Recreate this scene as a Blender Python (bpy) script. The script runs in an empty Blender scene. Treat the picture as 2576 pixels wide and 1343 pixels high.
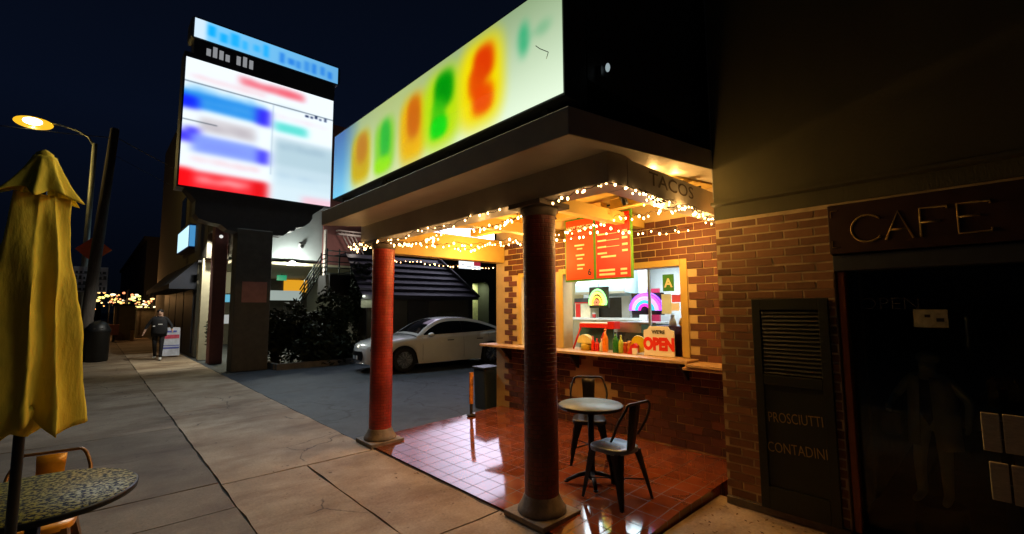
import bpy, bmesh, math, random
import numpy as np
from mathutils import Vector, Matrix
random.seed(7); np.random.seed(7)
R = math.radians
sc = bpy.context.scene
COL = sc.collection

# ------------------------------------------------------------------ camera, sky, exposure
PITCH = math.atan(103.5/1135.); YAW = math.atan(1058/1140.); ROLL = R(0.3)
cam_d = bpy.data.cameras.new('camera'); cam = bpy.data.objects.new('camera', cam_d); COL.objects.link(cam)
cam_d.sensor_width = 36; cam_d.lens = 36*1135/2576.; cam_d.clip_start = .05; cam_d.clip_end = 2000
fw = Vector((math.sin(YAW)*math.cos(PITCH), math.cos(YAW)*math.cos(PITCH), math.sin(PITCH)))
rt = Vector((math.cos(YAW), -math.sin(YAW), 0)); up = rt.cross(fw)
r2 = rt*math.cos(ROLL)-up*math.sin(ROLL); u2 = up*math.cos(ROLL)+rt*math.sin(ROLL)
M = Matrix((r2, u2, -fw)).transposed().to_4x4(); M.translation = (0, 0, 1.7)
cam.matrix_world = M
sc.camera = cam
w = bpy.data.worlds.new('World'); sc.world = w; w.use_nodes = True
wn = w.node_tree; wb = wn.nodes['Background']
tcw = wn.nodes.new('ShaderNodeTexCoord'); sxyz = wn.nodes.new('ShaderNodeSeparateXYZ'); wn.links.new(tcw.outputs['Generated'], sxyz.inputs[0])
skr = wn.nodes.new('ShaderNodeValToRGB'); se = skr.color_ramp.elements
se[0].position = .0; se[0].color = (.0008, .0014, .0026, 1); se[1].position = .75; se[1].color = (.0012, .0022, .0050, 1)
e2 = se.new(.33); e2.color = (.0020, .0040, .0115, 1)
wn.links.new(sxyz.outputs[2], skr.inputs[0]); wn.links.new(skr.outputs[0], wb.inputs[0]); wb.inputs[1].default_value = 1.0
sc.view_settings.view_transform = 'Standard'; sc.view_settings.look = 'None'
sc.view_settings.exposure = 0; sc.view_settings.gamma = 1
sc.render.engine = 'CYCLES'
cy = sc.cycles
cy.max_bounces = 6; cy.diffuse_bounces = 3; cy.glossy_bounces = 4; cy.transmission_bounces = 6; cy.transparent_max_bounces = 8
cy.sample_clamp_indirect = 6; cy.caustics_reflective = False; cy.caustics_refractive = False
cy.use_denoising = True

# ------------------------------------------------------------------ material helpers
def s2l(c):
    return tuple((x/12.92 if x <= .04045 else ((x+.055)/1.055)**2.4) for x in [v/255. for v in c])
def node_mat(name):
    m = bpy.data.materials.new(name); m.use_nodes = True
    return m, m.node_tree.nodes, m.node_tree.links, m.node_tree.nodes['Principled BSDF']
def mat(name, col, rough=.6, metal=0, var=.25, scale=6., bump=0., bscale=40., spec=.5, stretch=None, coat=0):
    m, N, L, P = node_mat(name)
    P.inputs['Roughness'].default_value = rough; P.inputs['Metallic'].default_value = metal
    P.inputs['Specular IOR Level'].default_value = spec
    if coat: P.inputs['Coat Weight'].default_value = coat; P.inputs['Coat Roughness'].default_value = .05
    tc = N.new('ShaderNodeTexCoord'); src = tc.outputs['Object']
    if stretch:
        mp = N.new('ShaderNodeMapping'); mp.inputs['Scale'].default_value = stretch; L.new(src, mp.inputs[0]); src = mp.outputs[0]
    nz = N.new('ShaderNodeTexNoise'); nz.inputs['Scale'].default_value = scale; nz.inputs['Detail'].default_value = 6; nz.inputs['Roughness'].default_value = .65
    L.new(src, nz.inputs['Vector'])
    rp = N.new('ShaderNodeValToRGB'); e = rp.color_ramp.elements
    e[0].position = .3; e[1].position = .72
    e[0].color = (*[c*(1-var) for c in col], 1); e[1].color = (*[min(1, c*(1+var)) for c in col], 1)
    L.new(nz.outputs['Fac'], rp.inputs[0]); L.new(rp.outputs[0], P.inputs['Base Color'])
    mr = N.new('ShaderNodeMapRange'); mr.inputs[3].default_value = max(0, rough-.08); mr.inputs[4].default_value = min(1, rough+.12)
    L.new(nz.outputs['Fac'], mr.inputs[0]); L.new(mr.outputs[0], P.inputs['Roughness'])
    if bump:
        n2 = N.new('ShaderNodeTexNoise'); n2.inputs['Scale'].default_value = bscale; n2.inputs['Detail'].default_value = 5; L.new(src, n2.inputs['Vector'])
        b = N.new('ShaderNodeBump'); b.inputs['Strength'].default_value = bump; b.inputs['Distance'].default_value = .01
        L.new(n2.outputs['Fac'], b.inputs['Height']); L.new(b.outputs[0], P.inputs['Normal'])
    return m
def emit(name, col, strength):
    m, N, L, P = node_mat(name)
    P.inputs['Base Color'].default_value = (.02, .02, .02, 1)
    P.inputs['Emission Color'].default_value = (*col, 1); P.inputs['Emission Strength'].default_value = strength
    return m
def attr_emit(name, strength):
    m, N, L, P = node_mat(name)
    a = N.new('ShaderNodeAttribute'); a.attribute_name = 'print'
    P.inputs['Base Color'].default_value = (.03, .03, .03, 1); P.inputs['Roughness'].default_value = .3
    L.new(a.outputs['Color'], P.inputs['Emission Color']); P.inputs['Emission Strength'].default_value = strength
    return m
def brick_mat(name, dark, light, rough=.75, bump=.5):
    m, N, L, P = node_mat(name)
    a = N.new('ShaderNodeAttribute'); a.attribute_name = 'shade'
    rp = N.new('ShaderNodeValToRGB'); e = rp.color_ramp.elements; e[0].color = (*dark, 1); e[1].color = (*light, 1)
    tc = N.new('ShaderNodeTexCoord'); nz = N.new('ShaderNodeTexNoise'); nz.inputs['Scale'].default_value = 25; nz.inputs['Detail'].default_value = 6
    L.new(tc.outputs['Object'], nz.inputs['Vector'])
    mx = N.new('ShaderNodeMath'); mx.operation = 'MULTIPLY_ADD'; mx.inputs[1].default_value = .5; L.new(nz.outputs['Fac'], mx.inputs[0]); L.new(a.outputs['Fac'], mx.inputs[2])
    sb = N.new('ShaderNodeMath'); sb.operation = 'SUBTRACT'; sb.inputs[1].default_value = .25; L.new(mx.outputs[0], sb.inputs[0])
    L.new(sb.outputs[0], rp.inputs[0]); L.new(rp.outputs[0], P.inputs['Base Color'])
    b = N.new('ShaderNodeBump'); b.inputs['Strength'].default_value = bump; b.inputs['Distance'].default_value = .006
    L.new(nz.outputs['Fac'], b.inputs['Height']); L.new(b.outputs[0], P.inputs['Normal'])
    P.inputs['Roughness'].default_value = rough
    return m
def glass_mat(name, tint=(1, 1, 1), gloss=.04):
    m, N, L, P = node_mat(name); N.remove(P)
    out = N['Material Output']
    t = N.new('ShaderNodeBsdfTransparent'); t.inputs[0].default_value = (*tint, 1)
    g = N.new('ShaderNodeBsdfGlossy'); g.inputs['Roughness'].default_value = .02
    f = N.new('ShaderNodeFresnel'); f.inputs[0].default_value = 1.45
    mx = N.new('ShaderNodeMixShader'); L.new(f.outputs[0], mx.inputs[0]); L.new(t.outputs[0], mx.inputs[1]); L.new(g.outputs[0], mx.inputs[2])
    L.new(mx.outputs[0], out.inputs[0])
    return m

# ------------------------------------------------------------------ mesh helpers
class MB:
    def __init__(s): s.v = []; s.f = []; s.m = []; s.sh = []; s.sm = []
    def face(s, idx, m=0, shade=0., smooth=False): s.f.append(tuple(idx)); s.m.append(m); s.sh.append(shade); s.sm.append(smooth)
    def add(s, vs): n = len(s.v); s.v += [tuple(map(float, p)) for p in vs]; return n
    def quad(s, a, b, c, d, m=0, shade=0.): n = s.add([a, b, c, d]); s.face((n, n+1, n+2, n+3), m, shade); return s
    def box(s, x0, x1, y0, y1, z0, z1, m=0, shade=0.):
        n = s.add([(x, y, z) for z in (z0, z1) for y in (y0, y1) for x in (x0, x1)])
        for q in ((0, 2, 3, 1), (4, 5, 7, 6), (0, 1, 5, 4), (2, 6, 7, 3), (0, 4, 6, 2), (1, 3, 7, 5)): s.face([n+i for i in q], m, shade)
        return s
    def prism(s, pts, axis, a, b, m=0):          # pts: 2-D outline in the two other axes (order x,y,z without axis)
        def P(p, t):
            l = list(p); l.insert(axis, t); return l
        k = len(pts); n = s.add([P(p, a) for p in pts]+[P(p, b) for p in pts])
        s.face([n+i for i in range(k)], m); s.face([n+k+i for i in range(k)][::-1], m)
        for i in range(k): j = (i+1) % k; s.face((n+i, n+k+i, n+k+j, n+j), m)
        return s
    def tube(s, pts, r, k=8, m=0, cap=True, closed=False):
        pts = [Vector(p) for p in pts]; rs = r if isinstance(r, (list, tuple)) else [r]*len(pts)
        n0 = len(s.v); q = len(pts); prev = None
        for i, p in enumerate(pts):
            if closed: d = pts[(i+1) % q]-pts[i-1]
            else: d = pts[min(i+1, q-1)]-pts[max(i-1, 0)]
            d = d.normalized() if d.length > 1e-9 else Vector((0, 0, 1))
            if prev is None:
                a = d.orthogonal().normalized()
            else:
                a = (prev-d*prev.dot(d)); a = a.normalized() if a.length > 1e-6 else d.orthogonal().normalized()
            prev = a; b = d.cross(a)
            s.add([p+(a*math.cos(t)+b*math.sin(t))*rs[i] for t in [2*math.pi*j/k for j in range(k)]])
        for i in range(q if closed else q-1):
            i2 = (i+1) % q
            for j in range(k):
                j2 = (j+1) % k; s.face((n0+i*k+j, n0+i*k+j2, n0+i2*k+j2, n0+i2*k+j), m, 0, True)
        if cap and not closed:
            s.face([n0+j for j in range(k)][::-1], m); s.face([n0+(q-1)*k+j for j in range(k)], m)
        return s
    def lathe(s, prof, c=(0, 0, 0), k=24, m=0, axis=2, smooth=True):
        n0 = len(s.v)
        for (r, h) in prof:
            for j in range(k):
                t = 2*math.pi*j/k; p = [r*math.cos(t), r*math.sin(t)]; p.insert(axis, h)
                s.add([(p[0]+c[0], p[1]+c[1], p[2]+c[2])])
        for i in range(len(prof)-1):
            for j in range(k):
                j2 = (j+1) % k; s.face((n0+i*k+j, n0+i*k+j2, n0+(i+1)*k+j2, n0+(i+1)*k+j), m, 0, smooth)
        if prof[0][0] > 1e-5: s.face([n0+j for j in range(k)][::-1], m)
        if prof[-1][0] > 1e-5: s.face([n0+(len(prof)-1)*k+j for j in range(k)], m)
        return s
    def ball(s, c, r, k=10, m=0, sq=(1, 1, 1)):
        pr = [(max(1e-6, r*math.sin(math.pi*i/(k//2+2))), -r*math.cos(math.pi*i/(k//2+2))) for i in range(k//2+3)]
        n = len(s.v); s.lathe(pr, (0, 0, 0), k, m)
        for i in range(n, len(s.v)):
            v = s.v[i]; s.v[i] = (v[0]*sq[0]+c[0], v[1]*sq[1]+c[1], v[2]*sq[2]+c[2])
        return s
    def sheet(s, P, m=0, smooth=True, mfun=None):  # P: 2-D list of points
        a = len(P); b = len(P[0]); n = s.add([p for row in P for p in row])
        for i in range(a-1):
            for j in range(b-1):
                s.face((n+i*b+j, n+i*b+j+1, n+(i+1)*b+j+1, n+(i+1)*b+j), mfun(i, j) if mfun else m, 0, smooth)
        return s
    def xform(s, Mx, start=0):
        for i in range(start, len(s.v)): s.v[i] = tuple(Mx @ Vector(s.v[i]))
        return s
    def text(s, body, size, Mx, m=0, extrude=.002, offset=0., align='CENTER', sx=1.):
        cu = bpy.data.curves.new('lettering', 'FONT'); cu.body = body; cu.size = size; cu.extrude = extrude; cu.offset = offset
        cu.align_x = align; cu.align_y = 'CENTER'; cu.resolution_u = 3
        ob = bpy.data.objects.new('lettering', cu); COL.objects.link(ob)
        dg = bpy.context.evaluated_depsgraph_get(); me = bpy.data.meshes.new_from_object(ob.evaluated_get(dg))
        n = len(s.v); s.v += [tuple(Mx @ Vector((v.co[0]*sx, v.co[1], v.co[2]))) for v in me.vertices]
        for p in me.polygons: s.face([n+i for i in p.vertices], m)
        bpy.data.objects.remove(ob); bpy.data.curves.remove(cu); bpy.data.meshes.remove(me)
        return s
    def build(s, name, mats, parent=None, local=False, bevel=0, recalc=False, autosmooth=False):
        me = bpy.data.meshes.new(name)
        off = Vector((0, 0, 0))
        if parent is not None and not local:
            off = parent.get('_w') and Vector(parent['_w']) or Vector((0, 0, 0))
        me.from_pydata([tuple(Vector(v)-off) for v in s.v], [], s.f); me.update()
        if not isinstance(mats, (list, tuple)): mats = [mats]
        for x in mats: me.materials.append(x)
        me.polygons.foreach_set('material_index', s.m); me.polygons.foreach_set('use_smooth', s.sm)
        if any(s.sh):
            at = me.attributes.new('shade', 'FLOAT', 'FACE'); at.data.foreach_set('value', s.sh)
        if recalc:
            bm = bmesh.new(); bm.from_mesh(me); bmesh.ops.recalc_face_normals(bm, faces=bm.faces); bm.to_mesh(me); bm.free()
        o = bpy.data.objects.new(name, me); COL.objects.link(o)
        if parent is not None: o.parent = parent; o['_w'] = list(off)
        if bevel:
            b = o.modifiers.new('bevel', 'BEVEL'); b.width = bevel; b.segments = 2; b.limit_method = 'ANGLE'; b.angle_limit = R(40)
        return o
def tag(o, label=None, cat=None, group=None, kind=None):
    if label: o['label'] = label
    if cat: o['category'] = cat
    if group: o['group'] = group
    if kind: o['kind'] = kind
    return o
def thing(name, label, cat, loc=(0, 0, 0), rz=0, group=None):
    o = bpy.data.objects.new(name, None); COL.objects.link(o); o.location = loc; o.rotation_euler = (0, 0, rz); o['_w'] = list(loc)
    o.empty_display_size = .2
    return tag(o, label, cat, group)
def copy_tree(o, parent=None):
    c = o.copy(); COL.objects.link(c)
    if parent: c.parent = parent
    for ch in list(o.children): copy_tree(ch, c)
    return c
def lamp(kind, name, loc, energy, col, size=.1, parent=None, aim=None, size_y=None, spot=None, blend=.3):
    d = bpy.data.lights.new(name, kind); d.energy = energy; d.color = col
    if kind == 'AREA':
        d.size = size
        if size_y: d.shape = 'RECTANGLE'; d.size_y = size_y
    else: d.shadow_soft_size = size
    if kind == 'SPOT': d.spot_size = spot; d.spot_blend = blend
    o = bpy.data.objects.new(name, d); COL.objects.link(o)
    l = Vector(loc)
    if parent is not None: o.parent = parent; l = l-Vector(parent.get('_w', (0, 0, 0)))
    o.location = l
    if aim is not None:
        o.rotation_euler = (Vector(aim)-Vector(loc)).to_track_quat('-Z', 'Y').to_euler()
    return o
def panel(name, P0, U, V, img, m, parent=None):   # a sheet of nx*ny points coloured by img[ny,nx,3] (row 0 at the bottom)
    ny, nx, _ = img.shape
    P0, U, V = map(np.array, (P0, U, V))
    a, b = np.meshgrid(np.linspace(0, 1, nx), np.linspace(0, 1, ny))
    pts = P0+a[..., None]*U+b[..., None]*V
    off = np.array(parent['_w']) if parent is not None else 0
    pts = pts-off
    mb = MB(); mb.sheet(pts.tolist(), smooth=False)
    o = mb.build(name, m, parent, local=True)
    at = o.data.attributes.new('print', 'FLOAT_COLOR', 'POINT')
    at.data.foreach_set('color', np.concatenate([img, np.ones((ny, nx, 1))], 2).astype(np.float32).ravel())
    return o
def blur(img, sx, sy):
    def k(s):
        r = max(1, int(3*s)); x = np.arange(-r, r+1); g = np.exp(-x*x/(2*s*s)); return g/g.sum(), r
    out = img.astype(float)
    for ax, s in ((1, sx), (0, sy)):
        if s <= 0: continue
        g, r = k(s); pad = [(0, 0)]*3; pad[ax] = (r, r)
        p = np.pad(out, pad, mode='edge'); acc = 0
        for i, wt in enumerate(g): acc = acc+wt*np.take(p, np.arange(i, i+out.shape[ax]), axis=ax)
        out = acc
    return out
def lin(a):
    a = np.array(a, float)/255.; return np.where(a <= .04045, a/12.92, ((a+.055)/1.055)**2.4)

WARM = (1.0, .54, .15)
# ------------------------------------------------------------------ materials
def concrete_mat():
    m, N, L, P = node_mat('sidewalk_concrete')
    tc = N.new('ShaderNodeTexCoord'); o = tc.outputs['Object']
    def noise(sc_, det=6, v=o):
        n = N.new('ShaderNodeTexNoise'); n.inputs['Scale'].default_value = sc_; n.inputs['Detail'].default_value = det; n.inputs['Roughness'].default_value = .62
        L.new(v, n.inputs['Vector']); return n.outputs['Fac']
    def ramp(f, a, b, ca, cb):
        r = N.new('ShaderNodeValToRGB'); e = r.color_ramp.elements; e[0].position = a; e[1].position = b; e[0].color = (*ca, 1); e[1].color = (*cb, 1); L.new(f, r.inputs[0]); return r.outputs[0]
    def mul(a, b):
        x = N.new('ShaderNodeMix'); x.data_type = 'RGBA'; x.blend_type = 'MULTIPLY'; x.inputs[0].default_value = 1
        L.new(a, x.inputs[6]); L.new(b, x.inputs[7]); return x.outputs[2]
    big = ramp(noise(.7), .34, .68, (.31, .225, .14), (.55, .44, .31))
    st = ramp(noise(2.3, 8), .34, .58, (.76, .71, .66), (1, 1, 1))
    fine = ramp(noise(45, 4), .3, .7, (.8, .8, .8), (1.12, 1.12, 1.12))
    sp = ramp(noise(9, 3), .27, .34, (.5, .47, .43), (1, 1, 1))
    c = mul(mul(mul(big, st), fine), sp)
    at = N.new('ShaderNodeAttribute'); at.attribute_name = 'shade'; c = mul(c, at.outputs['Color'])
    wv = N.new('ShaderNodeMix'); wv.data_type = 'RGBA'; wv.blend_type = 'ADD'; wv.inputs[0].default_value = .35
    nw = N.new('ShaderNodeTexNoise'); nw.inputs['Scale'].default_value = 2.2; nw.inputs['Detail'].default_value = 5; L.new(o, nw.inputs['Vector'])
    L.new(o, wv.inputs[6]); L.new(nw.outputs['Color'], wv.inputs[7])
    vo = N.new('ShaderNodeTexVoronoi'); vo.feature = 'DISTANCE_TO_EDGE'; vo.inputs['Scale'].default_value = .42; L.new(wv.outputs[2], vo.inputs['Vector'])
    ck = ramp(vo.outputs['Distance'], .0008, .0042, (.22, .20, .18), (1, 1, 1))
    mk = ramp(noise(.55, 2), .50, .53, (1, 1, 1), (0, 0, 0))
    mxk = N.new('ShaderNodeMix'); mxk.data_type = 'RGBA'; mxk.blend_type = 'LIGHTEN'; mxk.inputs[0].default_value = 1; L.new(ck, mxk.inputs[6]); L.new(mk, mxk.inputs[7]); c = mul(c, mxk.outputs[2])
    gv = N.new('ShaderNodeTexVoronoi'); gv.inputs['Scale'].default_value = 2.6; L.new(o, gv.inputs['Vector'])
    c = mul(c, ramp(gv.outputs['Distance'], .045, .065, (.42, .38, .34), (1, 1, 1)))
    mps = N.new('ShaderNodeMapping'); mps.inputs['Scale'].default_value = (.5, 1.1, 1); mps.inputs['Rotation'].default_value = (0, 0, .5); L.new(o, mps.inputs[0])
    c = mul(c, ramp(noise(1.1, 5, mps.outputs[0]), .36, .5, (.66, .57, .49), (1, 1, 1)))
    L.new(c, P.inputs['Base Color']); P.inputs['Roughness'].default_value = .78
    b = N.new('ShaderNodeBump'); b.inputs['Strength'].default_value = .35; b.inputs['Distance'].default_value = .006
    L.new(noise(60, 6), b.inputs['Height']); L.new(b.outputs[0], P.inputs['Normal'])
    return m
def tile_mat():
    m, N, L, P = node_mat('terracotta_tile')
    tc = N.new('ShaderNodeTexCoord')
    mp = N.new('ShaderNodeMapping'); mp.inputs['Location'].default_value = (.03, .05, 0); L.new(tc.outputs['Object'], mp.inputs[0])
    b = N.new('ShaderNodeTexBrick'); b.offset = 0; b.inputs['Scale'].default_value = 1; b.inputs['Brick Width'].default_value = .2; b.inputs['Row Height'].default_value = .2
    b.inputs['Mortar Size'].default_value = .0035; b.inputs['Mortar Smooth'].default_value = .2; b.inputs['Bias'].default_value = 0
    b.inputs['Color1'].default_value = (.21, .050, .018, 1); b.inputs['Color2'].default_value = (.29, .072, .026, 1); b.inputs['Mortar'].default_value = (.05, .022, .014, 1)
    L.new(mp.outputs[0], b.inputs['Vector'])
    n = N.new('ShaderNodeTexNoise'); n.inputs['Scale'].default_value = 3.5; n.inputs['Detail'].default_value = 7; L.new(tc.outputs['Object'], n.inputs['Vector'])
    x = N.new('ShaderNodeMix'); x.data_type = 'RGBA'; x.blend_type = 'MULTIPLY'; x.inputs[0].default_value = .6
    r = N.new('ShaderNodeValToRGB'); r.color_ramp.elements[0].position = .3; r.color_ramp.elements[0].color = (.45, .4, .38, 1); r.color_ramp.elements[1].position = .65; L.new(n.outputs['Fac'], r.inputs[0])
    L.new(b.outputs['Color'], x.inputs[6]); L.new(r.outputs[0], x.inputs[7]); L.new(x.outputs[2], P.inputs['Base Color'])
    mr = N.new('ShaderNodeMapRange'); mr.inputs[3].default_value = -.01; mr.inputs[4].default_value = .6; L.new(b.outputs['Fac'], mr.inputs[0])
    ad = N.new('ShaderNodeMath'); ad.operation = 'MULTIPLY_ADD'; ad.inputs[1].default_value = .16; L.new(n.outputs['Fac'], ad.inputs[0]); L.new(mr.outputs[0], ad.inputs[2])
    L.new(ad.outputs[0], P.inputs['Roughness']); P.inputs['Specular IOR Level'].default_value = 1.0
    bp = N.new('ShaderNodeBump'); bp.invert = True; bp.inputs['Strength'].default_value = .35; bp.inputs['Distance'].default_value = .003; L.new(b.outputs['Fac'], bp.inputs['Height']); L.new(bp.outputs[0], P.inputs['Normal'])
    return m
def column_mat(name, c1, c2, cm):
    m, N, L, P = node_mat(name)
    tc = N.new('ShaderNodeTexCoord')
    sp = N.new('ShaderNodeSeparateXYZ'); L.new(tc.outputs['Object'], sp.inputs[0])
    at = N.new('ShaderNodeMath'); at.operation = 'ARCTAN2'; L.new(sp.outputs[1], at.inputs[0]); L.new(sp.outputs[0], at.inputs[1])
    ml = N.new('ShaderNodeMath'); ml.operation = 'MULTIPLY'; ml.inputs[1].default_value = .145; L.new(at.outputs[0], ml.inputs[0])
    cb = N.new('ShaderNodeCombineXYZ'); L.new(ml.outputs[0], cb.inputs[0]); L.new(sp.outputs[2], cb.inputs[1])
    b = N.new('ShaderNodeTexBrick'); b.inputs['Scale'].default_value = 1; b.inputs['Brick Width'].default_value = .075; b.inputs['Row Height'].default_value = .036
    b.inputs['Mortar Size'].default_value = .0045; b.inputs['Mortar Smooth'].default_value = .6
    b.inputs['Color1'].default_value = (*c1, 1); b.inputs['Color2'].default_value = (*c2, 1); b.inputs['Mortar'].default_value = (*cm, 1)
    L.new(cb.outputs[0], b.inputs['Vector'])
    n = N.new('ShaderNodeTexNoise'); n.inputs['Scale'].default_value = 9; n.inputs['Detail'].default_value = 8; L.new(tc.outputs['Object'], n.inputs['Vector'])
    x = N.new('ShaderNodeMix'); x.data_type = 'RGBA'; x.blend_type = 'MULTIPLY'; x.inputs[0].default_value = .5
    L.new(b.outputs['Color'], x.inputs[6]); L.new(n.outputs['Fac'], x.inputs[7])
    n3 = N.new('ShaderNodeTexNoise'); n3.inputs['Scale'].default_value = 26; n3.inputs['Detail'].default_value = 5; L.new(tc.outputs['Object'], n3.inputs['Vector'])
    chip = N.new('ShaderNodeValToRGB'); ce = chip.color_ramp.elements; ce[0].position = .69; ce[1].position = .71; L.new(n3.outputs['Fac'], chip.inputs[0])
    xc = N.new('ShaderNodeMix'); xc.data_type = 'RGBA'; L.new(chip.outputs[0], xc.inputs[0]); L.new(x.outputs[2], xc.inputs[6]); xc.inputs[7].default_value = (.22, .12, .09, 1)
    n4 = N.new('ShaderNodeTexNoise'); n4.inputs['Scale'].default_value = 2.2; n4.inputs['Detail'].default_value = 6; L.new(tc.outputs['Object'], n4.inputs['Vector'])
    gr_ = N.new('ShaderNodeValToRGB'); gr_.color_ramp.elements[0].position = .35; gr_.color_ramp.elements[0].color = (.55, .5, .48, 1); gr_.color_ramp.elements[1].position = .6; L.new(n4.outputs['Fac'], gr_.inputs[0])
    xg = N.new('ShaderNodeMix'); xg.data_type = 'RGBA'; xg.blend_type = 'MULTIPLY'; xg.inputs[0].default_value = 1; L.new(xc.outputs[2], xg.inputs[6]); L.new(gr_.outputs[0], xg.inputs[7]); L.new(xg.outputs[2], P.inputs['Base Color'])
    ad = N.new('ShaderNodeMath'); ad.operation = 'MULTIPLY_ADD'; ad.inputs[1].default_value = -.5; L.new(n.outputs['Fac'], ad.inputs[0]); L.new(b.outputs['Fac'], ad.inputs[2])
    bp = N.new('ShaderNodeBump'); bp.invert = True; bp.inputs['Strength'].default_value = .5; bp.inputs['Distance'].default_value = .006; L.new(ad.outputs[0], bp.inputs['Height']); L.new(bp.outputs[0], P.inputs['Normal'])
    P.inputs['Roughness'].default_value = .42
    return m
def leaf_mat(name, a, b):
    m, N, L, P = node_mat(name)
    at = N.new('ShaderNodeAttribute'); at.attribute_name = 'shade'
    r = N.new('ShaderNodeValToRGB'); r.color_ramp.elements[0].color = (*a, 1); r.color_ramp.elements[1].color = (*b, 1)
    L.new(at.outputs['Fac'], r.inputs[0]); L.new(r.outputs[0], P.inputs['Base Color']); P.inputs['Roughness'].default_value = .7; P.inputs['Specular IOR Level'].default_value = .25
    return m
def glint_table_mat():
    m, N, L, P = node_mat('glint_table_top')
    tc = N.new('ShaderNodeTexCoord')
    def noise(s, d=6):
        n = N.new('ShaderNodeTexNoise'); n.inputs['Scale'].default_value = s; n.inputs['Detail'].default_value = d; n.inputs['Roughness'].default_value = .6; L.new(tc.outputs['Object'], n.inputs['Vector']); return n.outputs['Fac']
    r = N.new('ShaderNodeValToRGB'); r.color_ramp.elements[0].position = .47; r.color_ramp.elements[1].position = .54
    r.color_ramp.elements[0].color = (.006, .006, .004, 1); r.color_ramp.elements[1].color = (.24, .20, .025, 1)  # yellow specks are the street lamp's glints put into the colour
    v = N.new('ShaderNodeTexVoronoi'); v.inputs['Scale'].default_value = 60
    L.new(noise(46, 5), r.inputs[0]); L.new(r.outputs[0], P.inputs['Base Color'])
    rr = N.new('ShaderNodeValToRGB'); rr.color_ramp.elements[0].position = .42; rr.color_ramp.elements[1].position = .58
    rr.color_ramp.elements[0].color = (.7, .7, .7, 1); rr.color_ramp.elements[1].color = (.34, .34, .34, 1)
    L.new(noise(46, 5), rr.inputs[0]); L.new(rr.outputs[0], P.inputs['Roughness'])
    P.inputs['Specular IOR Level'].default_value = .12
    b = N.new('ShaderNodeBump'); b.inputs['Strength'].default_value = .7; b.inputs['Distance'].default_value = .004; L.new(noise(46, 5), b.inputs['Height']); L.new(b.outputs[0], P.inputs['Normal'])
    return m
def roof_tile_mat():
    return mat('slate_roof_tile', (.05, .045, .075), .45, var=.3, scale=5, bump=.2)

CONC = concrete_mat(); TILE = tile_mat()
def asphalt_mat():
    m, N, L, P = node_mat('asphalt')
    tc = N.new('ShaderNodeTexCoord'); o = tc.outputs['Object']
    def nz(sc_, d=6):
        n = N.new('ShaderNodeTexNoise'); n.inputs['Scale'].default_value = sc_; n.inputs['Detail'].default_value = d; n.inputs['Roughness'].default_value = .7; L.new(o, n.inputs['Vector']); return n.outputs['Fac']
    def rp(f, a, b, ca, cb):
        r = N.new('ShaderNodeValToRGB'); e = r.color_ramp.elements; e[0].position = a; e[1].position = b; e[0].color = (*ca, 1); e[1].color = (*cb, 1); L.new(f, r.inputs[0]); return r.outputs[0]
    def mul(a, b):
        x = N.new('ShaderNodeMix'); x.data_type = 'RGBA'; x.blend_type = 'MULTIPLY'; x.inputs[0].default_value = 1; L.new(a, x.inputs[6]); L.new(b, x.inputs[7]); return x.outputs[2]
    c = rp(nz(.8), .35, .65, (.034, .043, .053), (.062, .075, .090))
    c = mul(c, rp(nz(1.9, 3), .34, .44, (.35, .33, .32), (1, 1, 1)))
    c = mul(c, rp(nz(130, 2), .35, .7, (.55, .55, .55), (1.5, 1.5, 1.5)))
    v = N.new('ShaderNodeTexVoronoi'); v.feature = 'DISTANCE_TO_EDGE'; v.inputs['Scale'].default_value = .35
    w_ = N.new('ShaderNodeMix'); w_.data_type = 'RGBA'; w_.blend_type = 'ADD'; w_.inputs[0].default_value = .5
    nn = N.new('ShaderNodeTexNoise'); nn.inputs['Scale'].default_value = 1.6; nn.inputs['Detail'].default_value = 6; L.new(o, nn.inputs['Vector']); L.new(o, w_.inputs[6]); L.new(nn.outputs['Color'], w_.inputs[7]); L.new(w_.outputs[2], v.inputs['Vector'])
    c = mul(c, rp(v.outputs['Distance'], .002, .007, (.3, .3, .3), (1, 1, 1)))
    L.new(c, P.inputs['Base Color'])
    mr = N.new('ShaderNodeMapRange'); mr.inputs[3].default_value = .55; mr.inputs[4].default_value = .85; L.new(nz(1.9, 3), mr.inputs[0]); L.new(mr.outputs[0], P.inputs['Roughness'])
    b = N.new('ShaderNodeBump'); b.inputs['Strength'].default_value = .6; b.inputs['Distance'].default_value = .008; L.new(nz(110, 4), b.inputs['Height']); L.new(b.outputs[0], P.inputs['Normal'])
    return m
ASPH = asphalt_mat()
DARKSEAM = mat('joint_dirt', (.018, .014, .011), .9)
PLASTER = mat('cream_plaster', (.50, .37, .17), .7, var=.12, scale=4, bump=.15)
CREAM = mat('cream_paint', (.52, .36, .09), .55, var=.1, scale=3)
BEAMP = mat('grey_beam_paint', (.38, .35, .31), .38, var=.14, scale=3, bump=.08, bscale=14)
FASC = mat('fascia_paint', (.52, .48, .38), .5, var=.14, scale=2.5, bump=.08, bscale=12)
BLACK = mat('black_metal', (.014, .014, .016), .42, metal=0, var=.3, scale=12)
BLACKS = mat('black_steel', (.02, .02, .022), .33, metal=.6, var=.3, scale=14)
DARKP = mat('dark_paint', (.022, .021, .02), .6, var=.3)
WOOD = mat('counter_wood', (.52, .33, .15), .42, var=.35, scale=5, stretch=(9, 1.2, 9))
STEEL = mat('stainless', (.55, .57, .58), .28, metal=.9, var=.1)
WHITE = mat('white_paint', (.78, .79, .78), .5, var=.06)
REDP = mat('red_paint', (.62, .02, .02), .35, var=.12)
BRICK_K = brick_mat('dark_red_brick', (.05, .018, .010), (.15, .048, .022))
BRICK_C = brick_mat('cafe_brick', (.14, .066, .028), (.36, .18, .078))
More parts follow.
